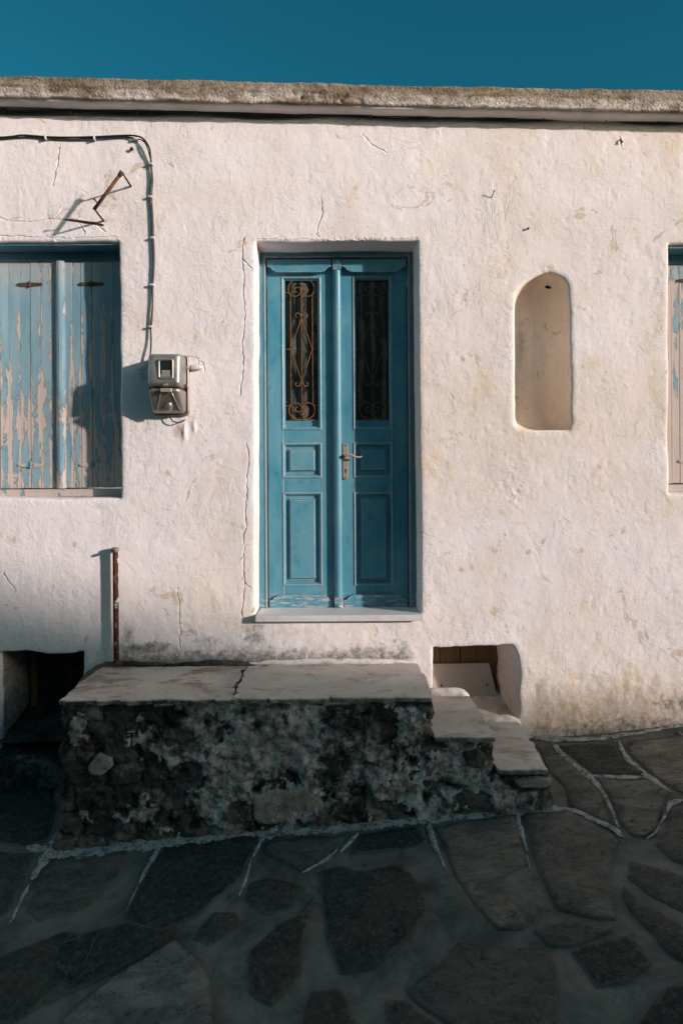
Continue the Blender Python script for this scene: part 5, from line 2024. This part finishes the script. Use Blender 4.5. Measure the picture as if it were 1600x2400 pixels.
def build_pipe():
    x = at(271, 1400, -.045).x
    zt_, zb_ = at(271, 1286, -.045).z, at(271, 1546, -.045).z
    root = empty('standpipe', (x, -.045, zb_), 'dark red rusty pipe with flaked paint standing against the wall left of the door', 'pipe')
    bm = bmesh.new()
    add_tube(bm, [(x + .002, -.045, zb_ - .02), (x + .001, -.044, zb_ + .2), (x, -.045, zt_ - .04), (x, -.045, zt_ - .012)], .0155, 14)
    bm_obj('pipe_tube', bm, M_pipe, root, True)
    bm = bmesh.new()
    add_tube(bm, [(x, -.045, zt_ - .016), (x, -.045, zt_ + .006)], [.021, .020], 12)
    bm_obj('pipe_cap', bm, M_palestone, root, True)
    bm = bmesh.new()
    add_tube(bm, [(x, -.0615, zt_ - .030), (x, -.058, zt_ - .030)], .0085, 10)
    bm_obj('bolt_hole', bm, M_dark, root)
    bm = bmesh.new()
    add_tube(bm, [(x, .02, zt_ - .010), (x, -.09, zt_ - .008)], .0085, 8)
    bm_obj('wall_strap', bm, M_pipe, root, True)


build_pipe()


def small_iron(px, py, pts, label, name='nail', r=.0025, mat=None):
    c = at(px, py)
    root = empty(name, c, label, name)
    bm = bmesh.new()
    add_tube(bm, [c + Vector(p) for p in pts], r, 7)
    bm_obj('shank', bm, mat or M_rust, root, True)
    bm = bmesh.new()
    add_tube(bm, [c + Vector(pts[-1]), c + Vector(pts[-1]) + (Vector(pts[-1]) - Vector(pts[-2])).normalized() * .004], r * 1.8, 8)
    bm_obj('head', bm, mat or M_rust, root, True)


small_iron(1152, 461, [(0, .01, -.004), (0, -.006, 0), (.006, -.03, .022)], 'thin rusty bent nail in bare wall above and left of the niche')
small_iron(310, 349, [(0, .01, 0), (0, -.012, -.004)], 'short rusty stub in the wall under the bend of the cable', r=.006)
small_iron(1236, 535, [(0, .01, 0), (0, -.010, -.003)], 'tiny dark nail in the wall above the niche', r=.004)
small_iron(1453, 330, [(0, .01, .012), (0, -.010, .004), (.003, -.014, -.010)], 'small dark nail just under the roof shadow at the upper right', r=.004)


# ------------------------------------------------------------------ board leaning in the right opening
def build_board():
    yt, yb = 0.305, 0.245
    TL, TR = at(960, 1557, yt), at(1146, 1554, yt)
    BR = at(1169.5, 1650, yb)
    nrm = (TR - TL).cross(BR - TL).normalized()
    a, b_ = ray(960, 1675)
    o_, d_ = Vector((0, -CAM_D, CAM_H)), Vector((a, 1, b_))
    BL = o_ + d_ * ((TL - o_).dot(nrm) / d_.dot(nrm))
    if nrm.y > 0: nrm = -nrm
    th = 0.014
    bm = bmesh.new()
    f = [bm.verts.new(p) for p in (TL, TR, BR, BL)]
    b = [bm.verts.new(p - nrm * th) for p in (TL, TR, BR, BL)]
    bm.faces.new(f); bm.faces.new(b[::-1])
    for i in range(4): bm.faces.new((f[i], b[i], b[(i + 1) % 4], f[(i + 1) % 4]))
    bmesh.ops.bevel(bm, geom=list(bm.edges), offset=.003, segments=1, affect='EDGES')
    root = empty('leaning_board', (BL + BR) / 2, 'stained white board with two bolt holes leaning in the right cellar opening', 'board')
    bm_obj('panel', bm, M_board, root)
    for px, py, t in ((1034, 1607, .5), (1141, 1605, .5)):
        a, b_ = ray(px, py)
        o, d = Vector((0, -CAM_D, CAM_H)), Vector((a, 1, b_))
        s = (TL - o).dot(nrm) / d.dot(nrm)
        c = o + d * s
        bm = bmesh.new()
        add_tube(bm, [c + nrm * .0012, c - nrm * .003], .0065, 10)
        bm_obj('bolt_hole', bm, M_dark, root)


build_board()
